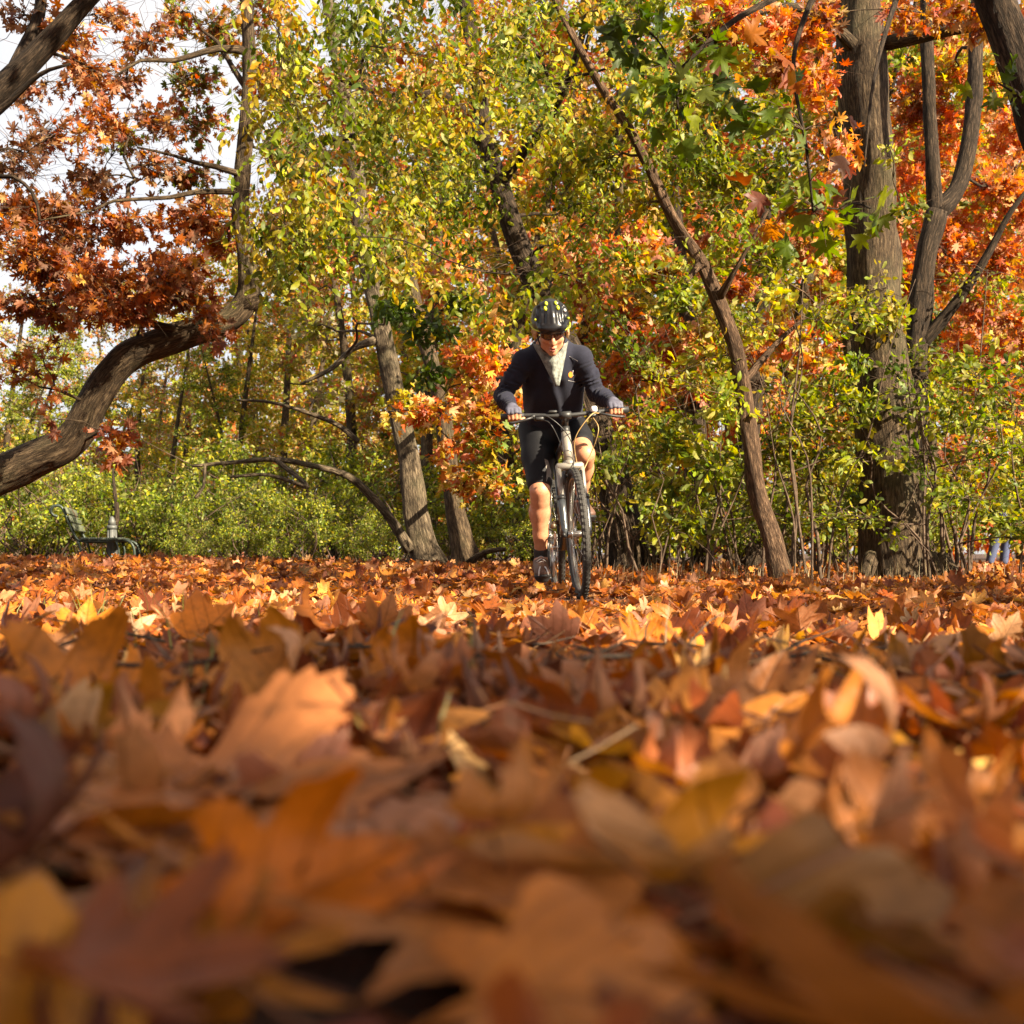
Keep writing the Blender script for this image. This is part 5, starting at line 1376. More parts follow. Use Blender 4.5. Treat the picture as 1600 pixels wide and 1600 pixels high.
# ------------------------------------------------------------------ smooth bodies from distance fields
class Field:
    def __init__(s, lo, hi, h):
        s.lo = np.array(lo, float); s.h = h
        s.n = np.ceil((np.array(hi) - s.lo) / h).astype(int) + 1
        s.f = np.full(s.n, 9.0, np.float32)
    def _sub(s, a, b):
        i0 = np.clip(np.floor((a - s.lo) / s.h).astype(int), 0, s.n - 1); i1 = np.clip(np.ceil((b - s.lo) / s.h).astype(int) + 1, 1, s.n)
        sl = tuple(slice(p, q) for p, q in zip(i0, i1))
        ax = [s.lo[k] + s.h * np.arange(i0[k], i1[k]) for k in range(3)]
        return sl, np.stack(np.meshgrid(*ax, indexing='ij'), -1)
    def _mix(s, sl, d, k, op):
        a = s.f[sl]
        if op == 'u':
            h = np.clip(.5 + .5 * (a - d) / k, 0, 1); s.f[sl] = a * (1 - h) + d * h - k * h * (1 - h)
        else:
            h = np.clip(.5 - .5 * (a + d) / k, 0, 1); s.f[sl] = a * (1 - h) - d * h + k * h * (1 - h)
    def cap(s, a, b, ra, rb=None, k=.01, op='u', flat=None):
        a = np.asarray(a, float); b = np.asarray(b, float); rb = ra if rb is None else rb
        m = max(ra, rb) + 2 * k + 3 * s.h
        sl, p = s._sub(np.minimum(a, b) - m, np.maximum(a, b) + m)
        if p.size == 0: return s
        ab = b - a; t = np.clip(((p - a) @ ab) / (ab @ ab + 1e-9), 0, 1)
        d = np.linalg.norm(p - a - t[..., None] * ab, axis=-1) - (ra + (rb - ra) * t)
        s._mix(sl, d, k, op); return s
    def ell(s, c, r, R=None, k=.01, op='u'):
        c = np.asarray(c, float); r = np.asarray(r, float); m = r.max() + 2 * k + 3 * s.h
        sl, p = s._sub(c - m, c + m)
        if p.size == 0: return s
        q = p - c
        if R is not None: q = q @ np.asarray(R)
        k0 = np.linalg.norm(q / r, axis=-1); k1 = np.linalg.norm(q / r ** 2, axis=-1) + 1e-9
        s._mix(sl, k0 * (k0 - 1) / k1, k, op); return s
    def chain(s, pts, rad, k=.01):
        for i in range(len(pts) - 1): s.cap(pts[i], pts[i + 1], rad[i], rad[i + 1], k)
        return s
    def wrinkle(s, fn):
        ax = [s.lo[k] + s.h * np.arange(s.n[k]) for k in range(3)]
        m = np.abs(s.f) < .05
        ii = np.argwhere(m); p = s.lo + s.h * ii
        s.f[m] += fn(p).astype(np.float32); return s
    def mesh(s, mb):
        f = s.f; S = (f < 0)
        u = S.astype(np.uint8)
        cs = sum(u[i:f.shape[0] - 1 + i, j:f.shape[1] - 1 + j, k:f.shape[2] - 1 + k] for i in (0, 1) for j in (0, 1) for k in (0, 1))
        mx = (cs > 0) & (cs < 8); ids = np.argwhere(mx); idx = np.full(mx.shape, -1); idx[mx] = np.arange(len(ids))
        acc = np.zeros((len(ids), 3)); cnt = np.zeros(len(ids))
        cor = [(i, j, k) for i in (0, 1) for j in (0, 1) for k in (0, 1)]
        val = {c: f[ids[:, 0] + c[0], ids[:, 1] + c[1], ids[:, 2] + c[2]].astype(float) for c in cor}
        for p in cor:
            for ax in range(3):
                if p[ax]: continue
                q = list(p); q[ax] = 1; q = tuple(q)
                fa, fb = val[p], val[q]; m = (fa < 0) != (fb < 0)
                t = fa[m] / (fa[m] - fb[m]); e = np.repeat(np.array([p], float), m.sum(), 0); e[:, ax] = t
                acc[m] += e; cnt[m] += 1
        v = s.lo + s.h * (ids + acc / cnt[:, None])
        Q = []
        for ax in range(3):
            o1, o2 = (ax + 1) % 3, (ax + 2) % 3
            a = [slice(None)] * 3; b = [slice(None)] * 3
            a[ax] = slice(0, -1); b[ax] = slice(1, None)
            A, B = S[tuple(a)], S[tuple(b)]
            e = np.argwhere(A != B); e = e[(e[:, o1] > 0) & (e[:, o2] > 0) & (e[:, o1] < f.shape[o1] - 1) & (e[:, o2] < f.shape[o2] - 1)]
            ins = A[e[:, 0], e[:, 1], e[:, 2]]
            c = []
            for (d1, d2) in ((-1, -1), (0, -1), (0, 0), (-1, 0)):
                w = e.copy(); w[:, o1] += d1; w[:, o2] += d2; c.append(idx[w[:, 0], w[:, 1], w[:, 2]])
            q = np.stack(c, 1); q[~ins] = q[~ins][:, ::-1]; Q.append(q)
        q = np.concatenate(Q); q = q[(q >= 0).all(1)]
        mb.add(v, None, q); return mb

def skin_mat():
    m, t, out = nt('skin')
    geo = N(t, 'ShaderNodeTexCoord'); nz = noise_node(t, geo.outputs['Object'], 40, 4)
    rp = ramp(t, nz.outputs['Fac'], [(.3, (.46, .20, .105)), (.7, (.56, .27, .15))])
    p = N(t, 'ShaderNodeBsdfPrincipled', Roughness=.5)
    p.inputs['Subsurface Weight'].default_value = .12; p.inputs['Subsurface Radius'].default_value = (.012, .005, .003); p.inputs['Subsurface Scale'].default_value = 1
    t.links.new(rp.outputs[0], p.inputs['Base Color']); t.links.new(p.outputs[0], out.inputs[0]); return m
M_skin = skin_mat()
M_jersey = simple('navy_jersey', (.015, .016, .029), .85, bump=.3, bscale=400, spec=.2, sheen=.08)
M_shorts = simple('black_lycra', (.009, .009, .011), .6, spec=.2, bump=.15, bscale=300)
M_panel = simple('grey_lycra_panel', (.22, .20, .17), .6)
M_glove = simple('blue_grey_glove', (.085, .085, .12), .7, bump=.4, bscale=250)
M_sock = simple('dark_sock', (.03, .028, .026), .85)
M_shoe = simple('brown_black_shoe', (.11, .055, .035), .6, bump=.3, bscale=150)
M_sole = simple('black_sole', (.02, .02, .02), .7)
M_lace = simple('pale_lace', (.5, .48, .46), .7)
M_hair = simple('blond_hair', (.55, .38, .20), .55, bump=.6, bscale=300, var=.35)
M_helmet = simple('black_helmet_shell', (.012, .012, .014), .3, spec=.35, coat=.15)
M_foam = simple('helmet_foam', (.02, .02, .02), .8)
M_lime = simple('lime_trim', (.50, .58, .03), .4)
M_hgrey = simple('silver_trim', (.6, .6, .62), .3, .3)
M_scarf = simple('grey_patterned_scarf', (.17, .18, .16), .85, bump=.4, bscale=220, var=.55)
M_lens = simple('dark_lens', (.035, .012, .008), .08, coat=1)
M_lip = simple('lips', (.42, .13, .10), .5)
M_orange = simple('orange_print', (.75, .25, .03), .6)

rider = empty('person'); rider.matrix_world = M_bike
tag(rider, 'cyclist in black helmet, dark jacket, shorts and grey neck scarf riding towards the camera', 'person')
def rpart(name, mb, mat, parent=None, smooth=True): return mb.build(name, mat, parent or rider, smooth)

HD = np.array([-.235, -.040, 1.475])                 # middle of the head
# head frame: forward (face) tilted down, slight turn
fa = norm(np.array([.86, -.03, -.51])); la = norm(np.cross([0, 0, 1], fa)); ua = np.cross(fa, la)
HR = np.column_stack([fa, la, ua])
def hd(x, y, z): return HD + HR @ np.array([x, y, z])
SHO = {-1: np.array([-.43, -.180, 1.340]), 1: np.array([-.43, .138, 1.345])}
ELB = {-1: np.array([-.50, -.312, 1.165]), 1: np.array([-.50, .232, 1.145])}
WRI = {s: GRIP[s] + np.array([-.055, -s * .004, .045]) for s in (-1, 1)}
HIP = {-1: np.array([-.80, -.095, .985]), 1: np.array([-.80, .095, .985])}
KNE = {-1: np.array([-.575, -.125, .615]), 1: np.array([-.415, .125, .80])}
ANK = {-1: np.array([-.735, -.130, .225]), 1: np.array([-.735, .130, .555])}

B = Field((-1.0, -.48, .05), (-.02, .44, 1.66), .0052)
B.chain([(-.82, 0, 1.02), (-.66, 0, 1.18), (-.50, -.015, 1.33), (-.42, -.025, 1.40)], [.135, .12, .135, .10], .04)
B.chain([(-.43, -.03, 1.40), hd(-.06, 0, -.07), hd(-.03, 0, 0)], [.06, .052, .05], .02)
for s in (-1, 1):
    B.chain([SHO[s], (SHO[s] + ELB[s]) / 2, ELB[s]], [.054, .046, .038], .02); B.chain([ELB[s], ELB[s] + (WRI[s] - ELB[s]) * .35, WRI[s]], [.038, .040, .026], .015)
    k, a = KNE[s], ANK[s]; h = HIP[s]
    B.chain([h, h + (k - h) * .5, k], [.092, .078, .056], .03)
    d = a - k; perp = norm(np.array([-1, 0, 0]) - norm(d) * np.dot(norm(d), [-1, 0, 0]))
    B.cap(k, k + d * .12, .055, .052, .02); B.ell(k + np.array([.018, 0, -.005]), (.036, .036, .044), None, .02)
    B.chain([k + d * .1, k + d * .32 + perp * .012, k + d * .65, a], [.052, .057, .042, .034], .02)
    B.ell(k + d * .32 + perp * .03 + np.array([0, s * .008, 0]), (.042, .044, .09), None, .03)
    toe = a + np.array([.15, s * .01, -.075 if s < 0 else -.085]); heel = a + np.array([-.05, 0, -.06])
    B.cap(a, heel, .034, .034, .02); B.cap(heel, toe, .034, .03, .02); B.cap(a + [.02, 0, -.02], toe, .034, .028, .02)
# head
B.ell(hd(-.018, 0, .035), (.098, .076, .092), HR, .02)
B.ell(hd(.022, 0, -.03), (.068, .060, .085), HR, .025)
B.cap(hd(.058, 0, -.098), hd(.064, 0, -.10), .020, None, .02)
B.cap(hd(.02, -.045, -.075), hd(.055, 0, -.10), .018, None, .02); B.cap(hd(.02, .045, -.075), hd(.055, 0, -.10), .018, None, .02)
for s in (-1, 1):
    B.ell(hd(.062, s * .034, -.028), (.022, .024, .020), HR, .018)          # cheekbone
    B.ell(hd(.074, s * .030, .026), (.014, .028, .010), HR, .012)           # brow
    B.ell(hd(.083, s * .030, .004), (.012, .016, .010), HR, .006, 'd')      # eye socket
    B.ell(hd(.070, s * .030, .004), (.012, .013, .012), HR, .003)           # eyeball
    B.ell(hd(-.008, s * .078, -.008), (.020, .009, .032), HR, .006)         # ear
B.chain([hd(.084, 0, .012), hd(.103, 0, -.024), hd(.106, 0, -.036)], [.009, .011, .013], .008)
for s in (-1, 1): B.ell(hd(.094, s * .012, -.038), (.011, .009, .009), HR, .006)
B.ell(hd(.088, 0, -.064), (.012, .024, .0055), HR, .005); B.ell(hd(.085, 0, -.079), (.012, .021, .0065), HR, .005)
B.cap(hd(.100, -.018, -.0715), hd(.100, .018, -.0715), .003, None, .003, 'd')
# hands closed on the grips
def fingers(F, s, r0, stop=4, grow=0.0):
    G = GRIP[s]
    for q, (yo, ln, rr) in enumerate(((-.030, .95, .0088), (-.0105, 1.05, .0092), (.009, 1.0, .0088), (.0275, .85, .0078))):
        y0 = s * (-.004 + yo * 1.0)
        kn = G + np.array([.010, y0, .034]); p1 = G + np.array([.037 * ln, y0, .014 + .004 * (q == 1)]); p2 = G + np.array([.030 * ln, y0, -.017]); p3 = G + np.array([.004, y0 * 1.0, -.027])
        pts = [kn, p1, p2, p3][:stop]
        F.chain(pts, [rr * 1.18 + grow, rr * 1.08 + grow, rr + grow, rr * .9][:len(pts)], .0035)
def palm(F, s, grow=0.0):
    G = GRIP[s]; W = WRI[s]
    for yo in (-.026, -.009, .009, .025):
        F.cap(W + [0, s * yo * .55, 0], G + np.array([.010, s * (yo - .004), .033]), .019 + grow, .0125 + grow, .010)
    F.cap(W, G + [-.022, s * -.01, .02], .025 + grow, .02 + grow, .012)
for s in (-1, 1):
    palm(B, s); fingers(B, s, 0)
    G = GRIP[s]; B.chain([G + [-.024, -s * .022, .022], G + [-.012, -s * .052, .004], G + [.012, -s * .056, -.017], G + [.022, -s * .046, -.024]], [.0145, .0115, .0095, .008], .006)
b = MB(); B.mesh(b); body = rpart('body', b, M_skin)

# jacket with long sleeves
J = Field((-1.0, -.48, .85), (-.12, .44, 1.55), .006)
J.chain([(-.83, 0, 1.02), (-.72, 0, 1.12), (-.60, -.005, 1.24), (-.50, -.015, 1.34), (-.44, -.02, 1.385)], [.135, .145, .150, .148, .115], .03)
for s in (-1, 1):
    J.chain([(-.55, s * .075 - .01, 1.27), (-.47, s * .09 - .018, 1.345)], [.105, .075], .03)
    J.chain([(-.75, s * .05, 1.07), (-.60, s * .07, 1.2)], [.12, .11], .03)
    J.chain([(-.46, s * .085 - .018, 1.365), SHO[s], (SHO[s] + ELB[s]) / 2, ELB[s]], [.066, .064, .054, .048], .03)
    J.chain([ELB[s], ELB[s] + (WRI[s] - ELB[s]) * .4, ELB[s] + (WRI[s] - ELB[s]) * .93], [.048, .046, .034], .015)
J.chain([(-.44, -.025, 1.40), (-.40, -.032, 1.425)], [.085, .068], .03)
J.cap((-.36, -.03, 1.42), (-.20, -.035, 1.52), .05, .06, .008, 'd')
def jw(p):
    w = np.zeros(len(p))
    for s in (-1, 1):
        for (a, c, amp) in ((SHO[s], ELB[s], .0035), (ELB[s], WRI[s], .0048)):
            d = norm(c - a); t = (p - a) @ d; L_ = np.linalg.norm(c - a); r = np.linalg.norm(p - a - t[:, None] * d, axis=1)
            m = (r < .085) & (t > 0) & (t < L_)
            w += np.where(m, 1.5 * amp * np.sin(t * 170 + 14 * p[:, 1] + 3 * np.sin(p[:, 2] * 60)) * np.sin(np.pi * np.clip(t / L_, 0, 1)), 0)
    m = np.abs(p[:, 1]) < .2
    w += np.where(m, .006 * np.sin(42 * (p[:, 2] - .4 * p[:, 0]) + 9 * p[:, 1] + 2.5 * np.sin(26 * p[:, 1])) * np.exp(-((p[:, 2] - 1.12) / .14) ** 2), 0)
    return w
J.wrinkle(jw)
b = MB(); J.mesh(b); jacket = rpart('jacket', b, M_jersey)
jb = np.concatenate(b.V); 
# shorts
S_ = Field((-1.0, -.26, .58), (-.28, .26, 1.16), .006)
S_.chain([(-.84, 0, 1.06), (-.80, 0, .99)], [.150, .145], .03)
for s in (-1, 1):
    h, k = HIP[s], KNE[s]; S_.chain([h, h + (k - h) * .45, h + (k - h) * (.86 if s < 0 else .66)], [.112, .095, .074 if s < 0 else .082], .03)
k = KNE[-1]; dd = norm(k - HIP[-1])
b = MB(); S_.mesh(b); shorts = rpart('shorts', b, M_shorts)
# jacket tail hanging over the shorts
# gloves: back of the hand and first finger joints
for s in (-1, 1):
    G_ = Field(GRIP[s] - .11, GRIP[s] + .11, .0042)
    palm(G_, s, .004); fingers(G_, s, 0, 2, .0035); G_.cap(WRI[s] + [-.012, 0, .008], WRI[s] + [.004, 0, -.002], .031, .031, .008)
    b = MB(); G_.mesh(b); gl = rpart('glove', b, M_glove)
# socks and shoes
for s in (-1, 1):
    a = ANK[s]; k = KNE[s]; d = norm(k - a)
    F_ = Field(a - [.12, .08, .05], a + [.12, .08, .16], .005); F_.cap(a - d * .01, a + d * .05, .040, .041, .01)
    b = MB(); F_.mesh(b); rpart('sock', b, M_sock)
    dz = -.075 if s < 0 else -.085
    F_ = Field(a - [.14, .09, .16], a + [.26, .09, .06], .005)
    heel = a + np.array([-.045, 0, -.055]); toe = a + np.array([.155, s * .012, dz])
    F_.cap(heel, heel + [0, 0, .04], .042, .038, .02); F_.cap(heel, toe, .040, .036, .03); F_.cap(a + [.0, 0, -.02], toe + [-.03, 0, .01], .042, .034, .03); F_.ell(toe + [.01, 0, -.006], (.05, .045, .03), None, .02)
    b = MB(); F_.mesh(b); so = rpart('shoe', b, M_shoe)
    b = MB(); F2 = Field(a - [.14, .09, .16], a + [.26, .09, .06], .005); F2.cap(heel + [0, 0, -.032], toe + [0, 0, -.026], .042, .043, .01); F2.ell(toe + [.012, 0, -.022], (.052, .048, .018), None, .015); F2.f = np.maximum(F2.f, (-( (F2.lo[2] + F2.h * np.arange(F2.n[2]))[None, None, :] - (a[2] - .135)))).astype(np.float32); F2.f = np.maximum(F2.f, ((F2.lo[2] + F2.h * np.arange(F2.n[2]))[None, None, :] - (a[2] - .078))).astype(np.float32)
    F2.mesh(b); rpart('sole', b, M_sole, so)
    for q in range(3):
        b = MB(); c = a + (toe - a) * (.32 + .17 * q) + np.array([0, 0, .034 - .002 * q]); tube(b, catmull(np.array([c + [0, -.026, -.012], c + [.006, 0, .004], c + [0, .026, -.012]]), .01), .0032, 6); rpart('lace', b, M_lace, so)
# shoe rim stripe on the toe
a = ANK[-1]; toe = a + np.array([.155, -.012, -.075])
for dy in (-.022, .022):
    b = MB(); tube(b, catmull(np.array([toe + [.03, dy * .6, .03], toe + [.052, dy, .012], toe + [.056, dy * 1.25, -.02]]), .01), .0045, 6); rpart('toe_stripe', b, M_lace)

# hair beside the face
H_ = Field(HD - .16, HD + .16, .0048)
for s in (-1, 1):
    for q in range(6):
        r_ = np.random.default_rng(q + 10 * (s + 1)); y = s * (.080 + .004 * q % 3)
        p0 = hd(.030 - .022 * q, y, .05); p1 = hd(.026 - .022 * q + r_.normal(0, .006), s * (.082 + r_.uniform(0, .012)), .0); p2 = hd(.012 - .02 * q, s * (.086 + r_.uniform(0, .022)), -.035 - r_.uniform(0, .03))
        H_.chain([p0, p1, p2], [.008, .009, .003], .005)
b = MB(); H_.mesh(b); rpart('hair', b, M_hair)
# sunglasses
gls = MB(); tube(gls, catmull(np.array([hd(.0, -.082, .014), hd(.05, -.078, .016), hd(.088, -.052, .020), hd(.098, 0, .018), hd(.088, .052, .020), hd(.05, .078, .016), hd(.0, .082, .014)]), .01), .0042, 6)
sg = rpart('sunglasses', gls, M_black)
for s in (-1, 1):
    v = []; q = []
    for iu, u in enumerate(np.linspace(0, 1, 9)):
        for iv, w in enumerate(np.linspace(-1, 1, 7)):
            yy = s * (.007 + u * .060); hh = .019 * math.sin(math.pi * min(1, .30 + u * .62)) ** .6
            v.append(hd(.102 - .0045 * (yy / .02) ** 2 * .9, yy, .002 + w * hh - .0 * u))
    for iu in range(8):
        for iv in range(6):
            k = iu * 7 + iv; q.append((k, k + 7, k + 8, k + 1))
    b = MB(); b.add(np.array(v), None, q); ln = rpart('lens', b, M_lens, sg)
    md = ln.modifiers.new('thickness', 'SOLIDIFY'); md.thickness = .002
b = MB(); 
tube(b, catmull(np.array([hd(.093, -.020, -.0665), hd(.1025, -.007, -.0625), hd(.1035, 0, -.0640), hd(.1025, .007, -.0625), hd(.093, .020, -.0665)]), .004), .0026, 6)
tube(b, catmull(np.array([hd(.092, -.019, -.076), hd(.100, 0, -.0805), hd(.092, .019, -.076)]), .004), .0030, 6)
rpart('lips', b, M_lip)
# helmet: ribbed shell with vents
K = Field(HD - .19, HD + .21, .0045)
hc = hd(-.026, 0, .058)
K.ell(hc, (.142, .108, .112), HR, .01)
K.f = np.maximum(K.f, 0)
K = Field(HD - .19, HD + .21, .0045)
K.ell(hc, (.140, .106, .110), HR, .01)
K.ell(hd(.085, 0, .052), (.045, .075, .028), HR, .03)
for yy, r in ((-.080, .012), (-.050, .0165), (-.0175, .0130), (.0175, .0130), (.050, .0165), (.080, .012)):
    c = math.sqrt(max(0, 1 - (yy / .108) ** 2))
    pts = [hd(-.026 + .152 * c * math.cos(t), yy * (.55 + .45 * math.cos(t * .6)), .058 + .122 * c * math.sin(t)) for t in (.30, .62, .95, 1.3)]
    for i_ in range(3): K.cap(pts[i_], pts[i_ + 1], r * (.75 + .2 * i_), r * (.95 + .1 * i_), .006, 'd')
    pts = [hd(-.026 + .152 * c * math.cos(t), yy * .8, .058 + .122 * c * math.sin(t)) for t in (1.75, 2.15, 2.5)]
    for i_ in range(2): K.cap(pts[i_], pts[i_ + 1], r, r, .006, 'd')
K.ell(hd(-.012, 0, -.010), (.112, .0815, .088), HR, .008, 'd')
ax_ = [K.lo[q] + K.h * np.arange(K.n[q]) for q in range(3)]
gp = np.stack(np.meshgrid(*ax_, indexing='ij'), -1) - HD
loc_ = gp @ HR
K.f = np.maximum(K.f, (.026 - .16 * (loc_[..., 0] + .02) * (loc_[..., 0] < -.02) * -1 * 0 - loc_[..., 2] - .012 * np.clip(-loc_[..., 0] / .1, 0, 1)).astype(np.float32))
b = MB(); K.mesh(b); hel = rpart('helmet', b, M_helmet)
b = MB(); F_ = Field(HD - .19, HD + .21, .006); F_.ell(hd(-.026, 0, .052), (.126, .094, .097), HR, .01)
F_.f = np.maximum(F_.f, (.035 - ((np.stack(np.meshgrid(*[F_.lo[q] + F_.h * np.arange(F_.n[q]) for q in range(3)], indexing='ij'), -1) - HD) @ HR)[..., 2]).astype(np.float32)); F_.mesh(b); rpart('helmet_liner', b, M_foam, hel)
b = MB(); th = np.linspace(-1.9, 1.9, 30); tube(b, np.array([hd(-.026 + .141 * math.cos(t), .107 * math.sin(t), .030 + .006 * math.cos(2 * t)) for t in th]), .0042, 6); rpart('lime_edge', b, M_lime, hel)
for yy, t, mat_ in ((-.034, .98, M_lime), (.034, .98, M_lime), (-.026, 1.28, M_lime), (.026, 1.28, M_lime), (.072, .93, M_hgrey), (-.088, .42, M_lime), (.088, .42, M_lime)):
    c = math.sqrt(1 - (yy / .108) ** 2); pts = np.array([hd(-.026 + .140 * c * math.cos(q), yy, .058 + .110 * c * math.sin(q)) for q in (t - .1, t, t + .1)])
    b = MB(); tube(b, pts, [.006, .0105, .007], 8); rpart('helmet_accent', b, mat_, hel)
for s in (-1, 1):
    b = MB(); tube(b, catmull(np.array([hd(.02, s * .082, .03), hd(.02, s * .074, -.04), hd(.03, s * .045, -.105), hd(.035, s * .006, -.122)]), .02), .0045, 6); rpart('strap', b, M_black, hel)
# scarf: a folded triangle hanging from the neck
v = []; q = []; nu, nv = 25, 19
nc = np.array([-.37, -.033, 1.415])
for iv in range(nv):
    t = iv / (nv - 1)
    for iu in range(nu):
        u = iu / (nu - 1) * 2 - 1
        wdt = .090 * (1 - t) ** .95 + .004
        ang = u * 1.5
        x0 = nc[0] + .085 * math.cos(ang * (1 - .5 * t)) + .03 * t; y0 = nc[1] + wdt * math.sin(ang) / math.sin(1.5) + .012 * t
        z0 = nc[2] - .262 * t ** 1.0 - .035 * math.cos(ang) * (1 - t) + .02
        fold_ = .009 * math.sin(9 * u * (1 - .4 * t) + 5 * t) * (1 - .5 * t) + .008 * math.sin(16 * t + 3 * abs(u)) * (1 - t)
        v.append((x0 + fold_, y0, z0))
for iv in range(nv - 1):
    for iu in range(nu - 1):
        k = iv * nu + iu; q.append((k, k + 1, k + nu + 1, k + nu))
b = MB(); b.add(np.array(v), None, q); sc_ = rpart('scarf', b, M_scarf)
md = sc_.modifiers.new('thickness', 'SOLIDIFY'); md.thickness = .006
# prints and panels laid on the cloth: found on the surface under the place they have on the chest
def surface_patch(meshb, name, mat, parent, centre, direction, outline2, up, lift=.0022):
    V_ = [Vector(p) for p in np.concatenate(meshb.V)]; F_ = [tuple(int(i) for i in f) for f in np.concatenate(meshb.F[4])]
    bv = BVHTree.FromPolygons(V_, F_)
    d = Vector(norm(direction)); r = Vector(norm(np.cross(direction, up))); u_ = r.cross(d)
    n_ = 6; o2 = np.array(outline2, float); cen = o2.mean(0); vs = []; k_ = len(o2)
    for f in np.linspace(0, 1, n_):
        for p in o2: 
            w = cen + (p - cen) * f
            org = Vector(centre) + r * float(w[0]) + u_ * float(w[1]) - d * .5
            hit = bv.ray_cast(org, d, 1.2)
            if hit[0] is None: vs.append(None)
            else: vs.append(np.array(hit[0]) - np.array(d) * lift)
    good = [x for x in vs if x is not None]
    if not good: return
    vs = [x if x is not None else good[0] for x in vs]
    qs = [(a_ * k_ + j_, a_ * k_ + (j_ + 1) % k_, (a_ + 1) * k_ + (j_ + 1) % k_, (a_ + 1) * k_ + j_) for a_ in range(n_ - 1) for j_ in range(k_)]
    m_ = MB(); m_.add(np.array(vs), None, qs); o = rpart(name, m_, mat, parent)
    return o
jm = MB(); J.mesh(jm)
circ = [(.014 * math.cos(t), .016 * math.sin(t)) for t in np.linspace(0, 2 * math.pi, 14, endpoint=False)]
cdir = (-1, 0, .05)
surface_patch(jm, 'chest_print', M_orange, jacket, (-.3, .075, 1.245), cdir, circ, (0, 0, 1))
surface_patch(jm, 'chest_print', M_hgrey, jacket, (-.3, .093, 1.252), cdir, [(.0, .016), (-.005, .018), (-.009, .0), (-.004, -.016), (-.001, -.012), (-.005, 0)], (0, 0, 1))
surface_patch(jm, 'chest_print', M_hgrey, jacket, (-.3, .082, 1.215), cdir, [(-.022, .0015), (.022, -.0055), (.022, -.009), (-.022, -.002)], (0, 0, 1))
surface_patch(jm, 'collar_piping', M_hgrey, jacket, (-.3, .095, 1.33), cdir, [(-.027, .016), (.02, -.014), (.02, -.017), (-.027, .013)], (0, 0, 1))
smb = MB(); S_.mesh(smb)
surface_patch(smb, 'shorts_panel', M_panel, shorts, (-.4, -.085, .735), cdir, [(.0, .055), (.02, .045), (.034, -.02), (.036, -.075), (-.004, -.075), (.004, -.02)], (0, 0, 1))

# ------------------------------------------------------------------ the walker far off at the right edge
wp = at(1566, 21.5)
wk = root_at('person', wp)
tag(wk, 'walker in blue jeans and dark jacket half hidden by leaves at the far right', 'person')
def wq(x, y, z): return wp + np.array([x, y, z])
Bw = Field(wp - [.5, .5, .02], wp + [.5, .5, 1.75], .014)
Jn = Field(wp - [.5, .5, .02], wp + [.5, .5, 1.75], .014)
Jk = Field(wp - [.5, .5, .02], wp + [.5, .5, 1.75], .014)
for s, kx, ax_w in ((-1, -.14, -.24), (1, .10, .06)):
    h_, k_, a_ = wq(s * .03, s * .09, .88), wq(kx, s * .09, .48), wq(ax_w, s * .09, .10)
    Bw.chain([h_, k_, a_], [.08, .055, .04], .03); Bw.cap(a_, a_ + [-.15, 0, -.05], .04, .03, .02)
    Jn.chain([h_, k_, a_ + [0, 0, .02]], [.105, .08, .07], .03)
    sh_ = wq(.0, s * .19, 1.40); el_ = wq(s * .12, s * .25, 1.13); hn_ = wq(s * .12 - .14, s * .23, .93)
    Bw.chain([sh_, el_, hn_], [.05, .04, .03], .02); Bw.ell(hn_ + [-.03, 0, -.05], (.03, .022, .05), None, .02)
    for f_ in range(4): Bw.cap(hn_ + [-.03, -.02 + .013 * f_, -.09], hn_ + [-.05, -.02 + .013 * f_, -.125], .009, .008, .005)
    Bw.cap(hn_ + [-.02, -.02, -.04], hn_ + [-.06, -.03, -.075], .01, .009, .005)
    Jk.chain([sh_, el_, hn_ + [.0, 0, .02]], [.08, .065, .05], .03)
Bw.chain([wq(0, 0, .92), wq(0, 0, 1.38)], [.14, .15], .04); Bw.cap(wq(0, 0, 1.4), wq(-.03, 0, 1.55), .055, None, .03); Bw.ell(wq(-.03, 0, 1.62), (.1, .078, .12), None, .02); Bw.cap(wq(-.125, 0, 1.62), wq(-.135, 0, 1.59), .016, None, .01)
Jk.chain([wq(0, -.03, .86), wq(0, -.05, 1.33)], [.15, .16], .04); Jk.chain([wq(0, .03, .86), wq(0, .05, 1.33)], [.15, .16], .04); Jn.cap(wq(0, 0, .9), wq(0, 0, .98), .14, None, .03)
b = MB(); Bw.mesh(b); b.build('body', M_skin, wk)
b = MB(); Jn.mesh(b); b.build('jeans', simple('blue_denim', (.06, .075, .15), .8, bump=.3, bscale=200), wk)
b = MB(); Jk.mesh(b); b.build('jacket', simple('dark_jacket', (.03, .03, .045), .8), wk)
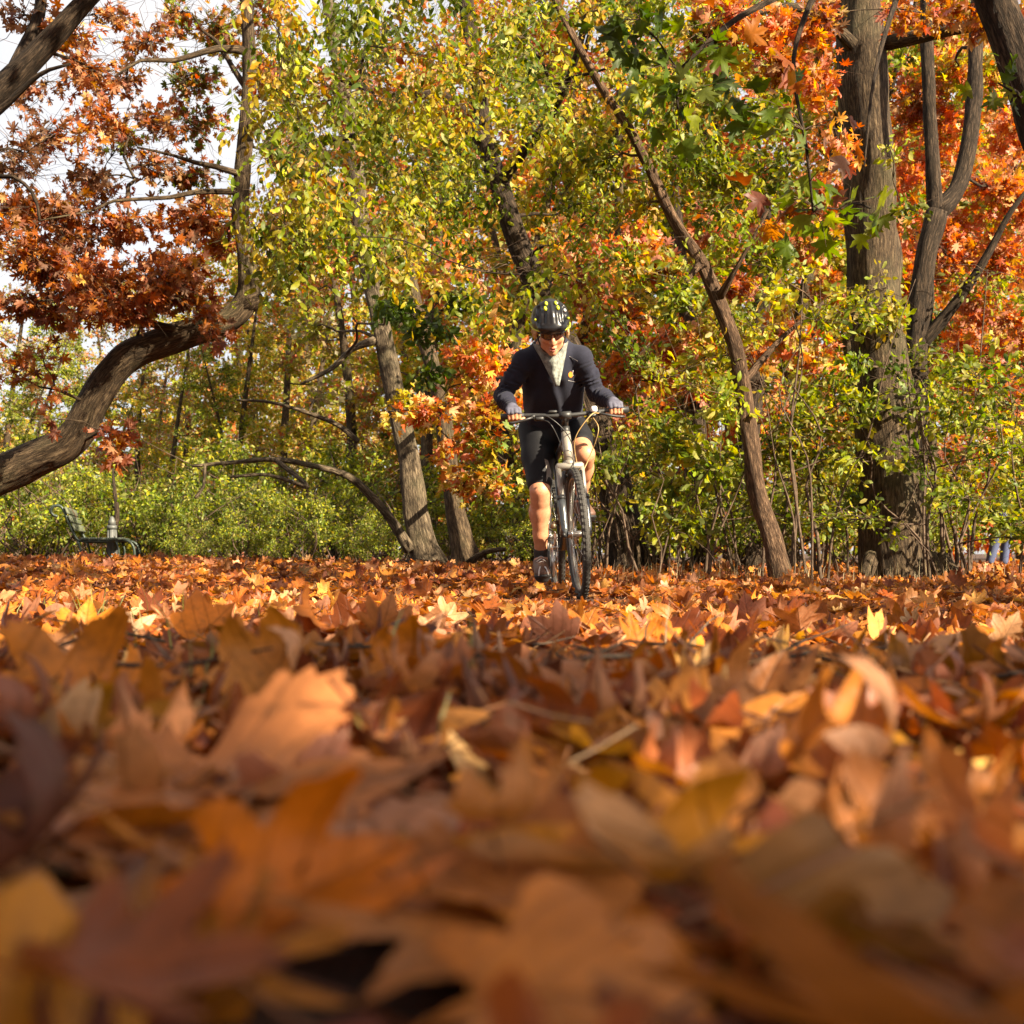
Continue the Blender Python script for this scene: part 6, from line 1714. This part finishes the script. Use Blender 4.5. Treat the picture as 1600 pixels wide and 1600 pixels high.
b = MB(); Hw = Field(wp + [-.25, -.25, 1.45], wp + [.25, .25, 1.8], .014); Hw.ell(wq(-.01, 0, 1.66), (.112, .09, .105), None, .02); Hw.f = np.maximum(Hw.f, ((wp[0] - .075) - (Hw.lo[0] + Hw.h * np.arange(Hw.n[0])))[:, None, None].astype(np.float32)); Hw.mesh(b); b.build('hair', simple('brown_hair', (.09, .05, .03), .6), wk)

gq = np.random.default_rng(210); cc = []  # unseen crown added above the view to cut sky light on the clearing
for q in range(46):
    yy = gq.uniform(1.6, 8.0); cc.append((gq.uniform(-5.5, .4) if yy < 4.5 else gq.uniform(-7.5, -1.4), yy, .25 + .45 * yy + gq.uniform(1.5, 2.8), 1.0, 320))
shade_tree((-5.2, 4.6), 211, cc, 'unseen tall oak left of the frame, its crown added overhead to darken the clearing')
for k, (loc, lab) in enumerate((((-4.2, -3.5), 'unseen oak left of and behind the camera, added to shade the foreground'), ((-.6, -7.2), 'unseen oak behind the camera, added to shade the foreground'), ((-7.4, 2.6), 'unseen oak left of the frame, added to block sky light'))):
    gk = np.random.default_rng(200 + k); cc = []  # out-of-view crowns added behind and left to block sky light
    for q in range(36):
        cc.append((loc[0] + gk.normal(0, 1.7) + (1.4 if k == 0 else 0), loc[1] + gk.normal(0, 1.8) + (1.5 if k < 2 else 0), gk.uniform(4.6, 7.4), 1.1, 330))
    cc = [c for c in cc if c[2] > 1.2 + .5 * max(0, c[1]) + .8 and c[0] < 1.8]
    shade_tree(loc, 201 + k, cc, lab)

# labels that still coincide are told apart by their order from left to right
by_label = {}
for o in C.objects:
    if o.parent is None and o.get('label') and o.get('group'): by_label.setdefault(o['label'], []).append(o)
for lb, os_ in by_label.items():
    k = len(os_)
    if k < 2: continue
    os_.sort(key=lambda o: o.matrix_basis.translation[0] / max(.1, o.matrix_basis.translation[1]))
    names = ['leftmost'] + (['middle'] if k == 3 else ['second leftmost', 'third leftmost', 'fourth leftmost', 'fifth leftmost', 'sixth leftmost', 'seventh leftmost'][:k - 2]) + ['rightmost']
    for o, nm in zip(os_, names):
        if len((nm + ' ' + lb).replace('-', ' ').split()) <= 16: o['label'] = nm + ' ' + lb
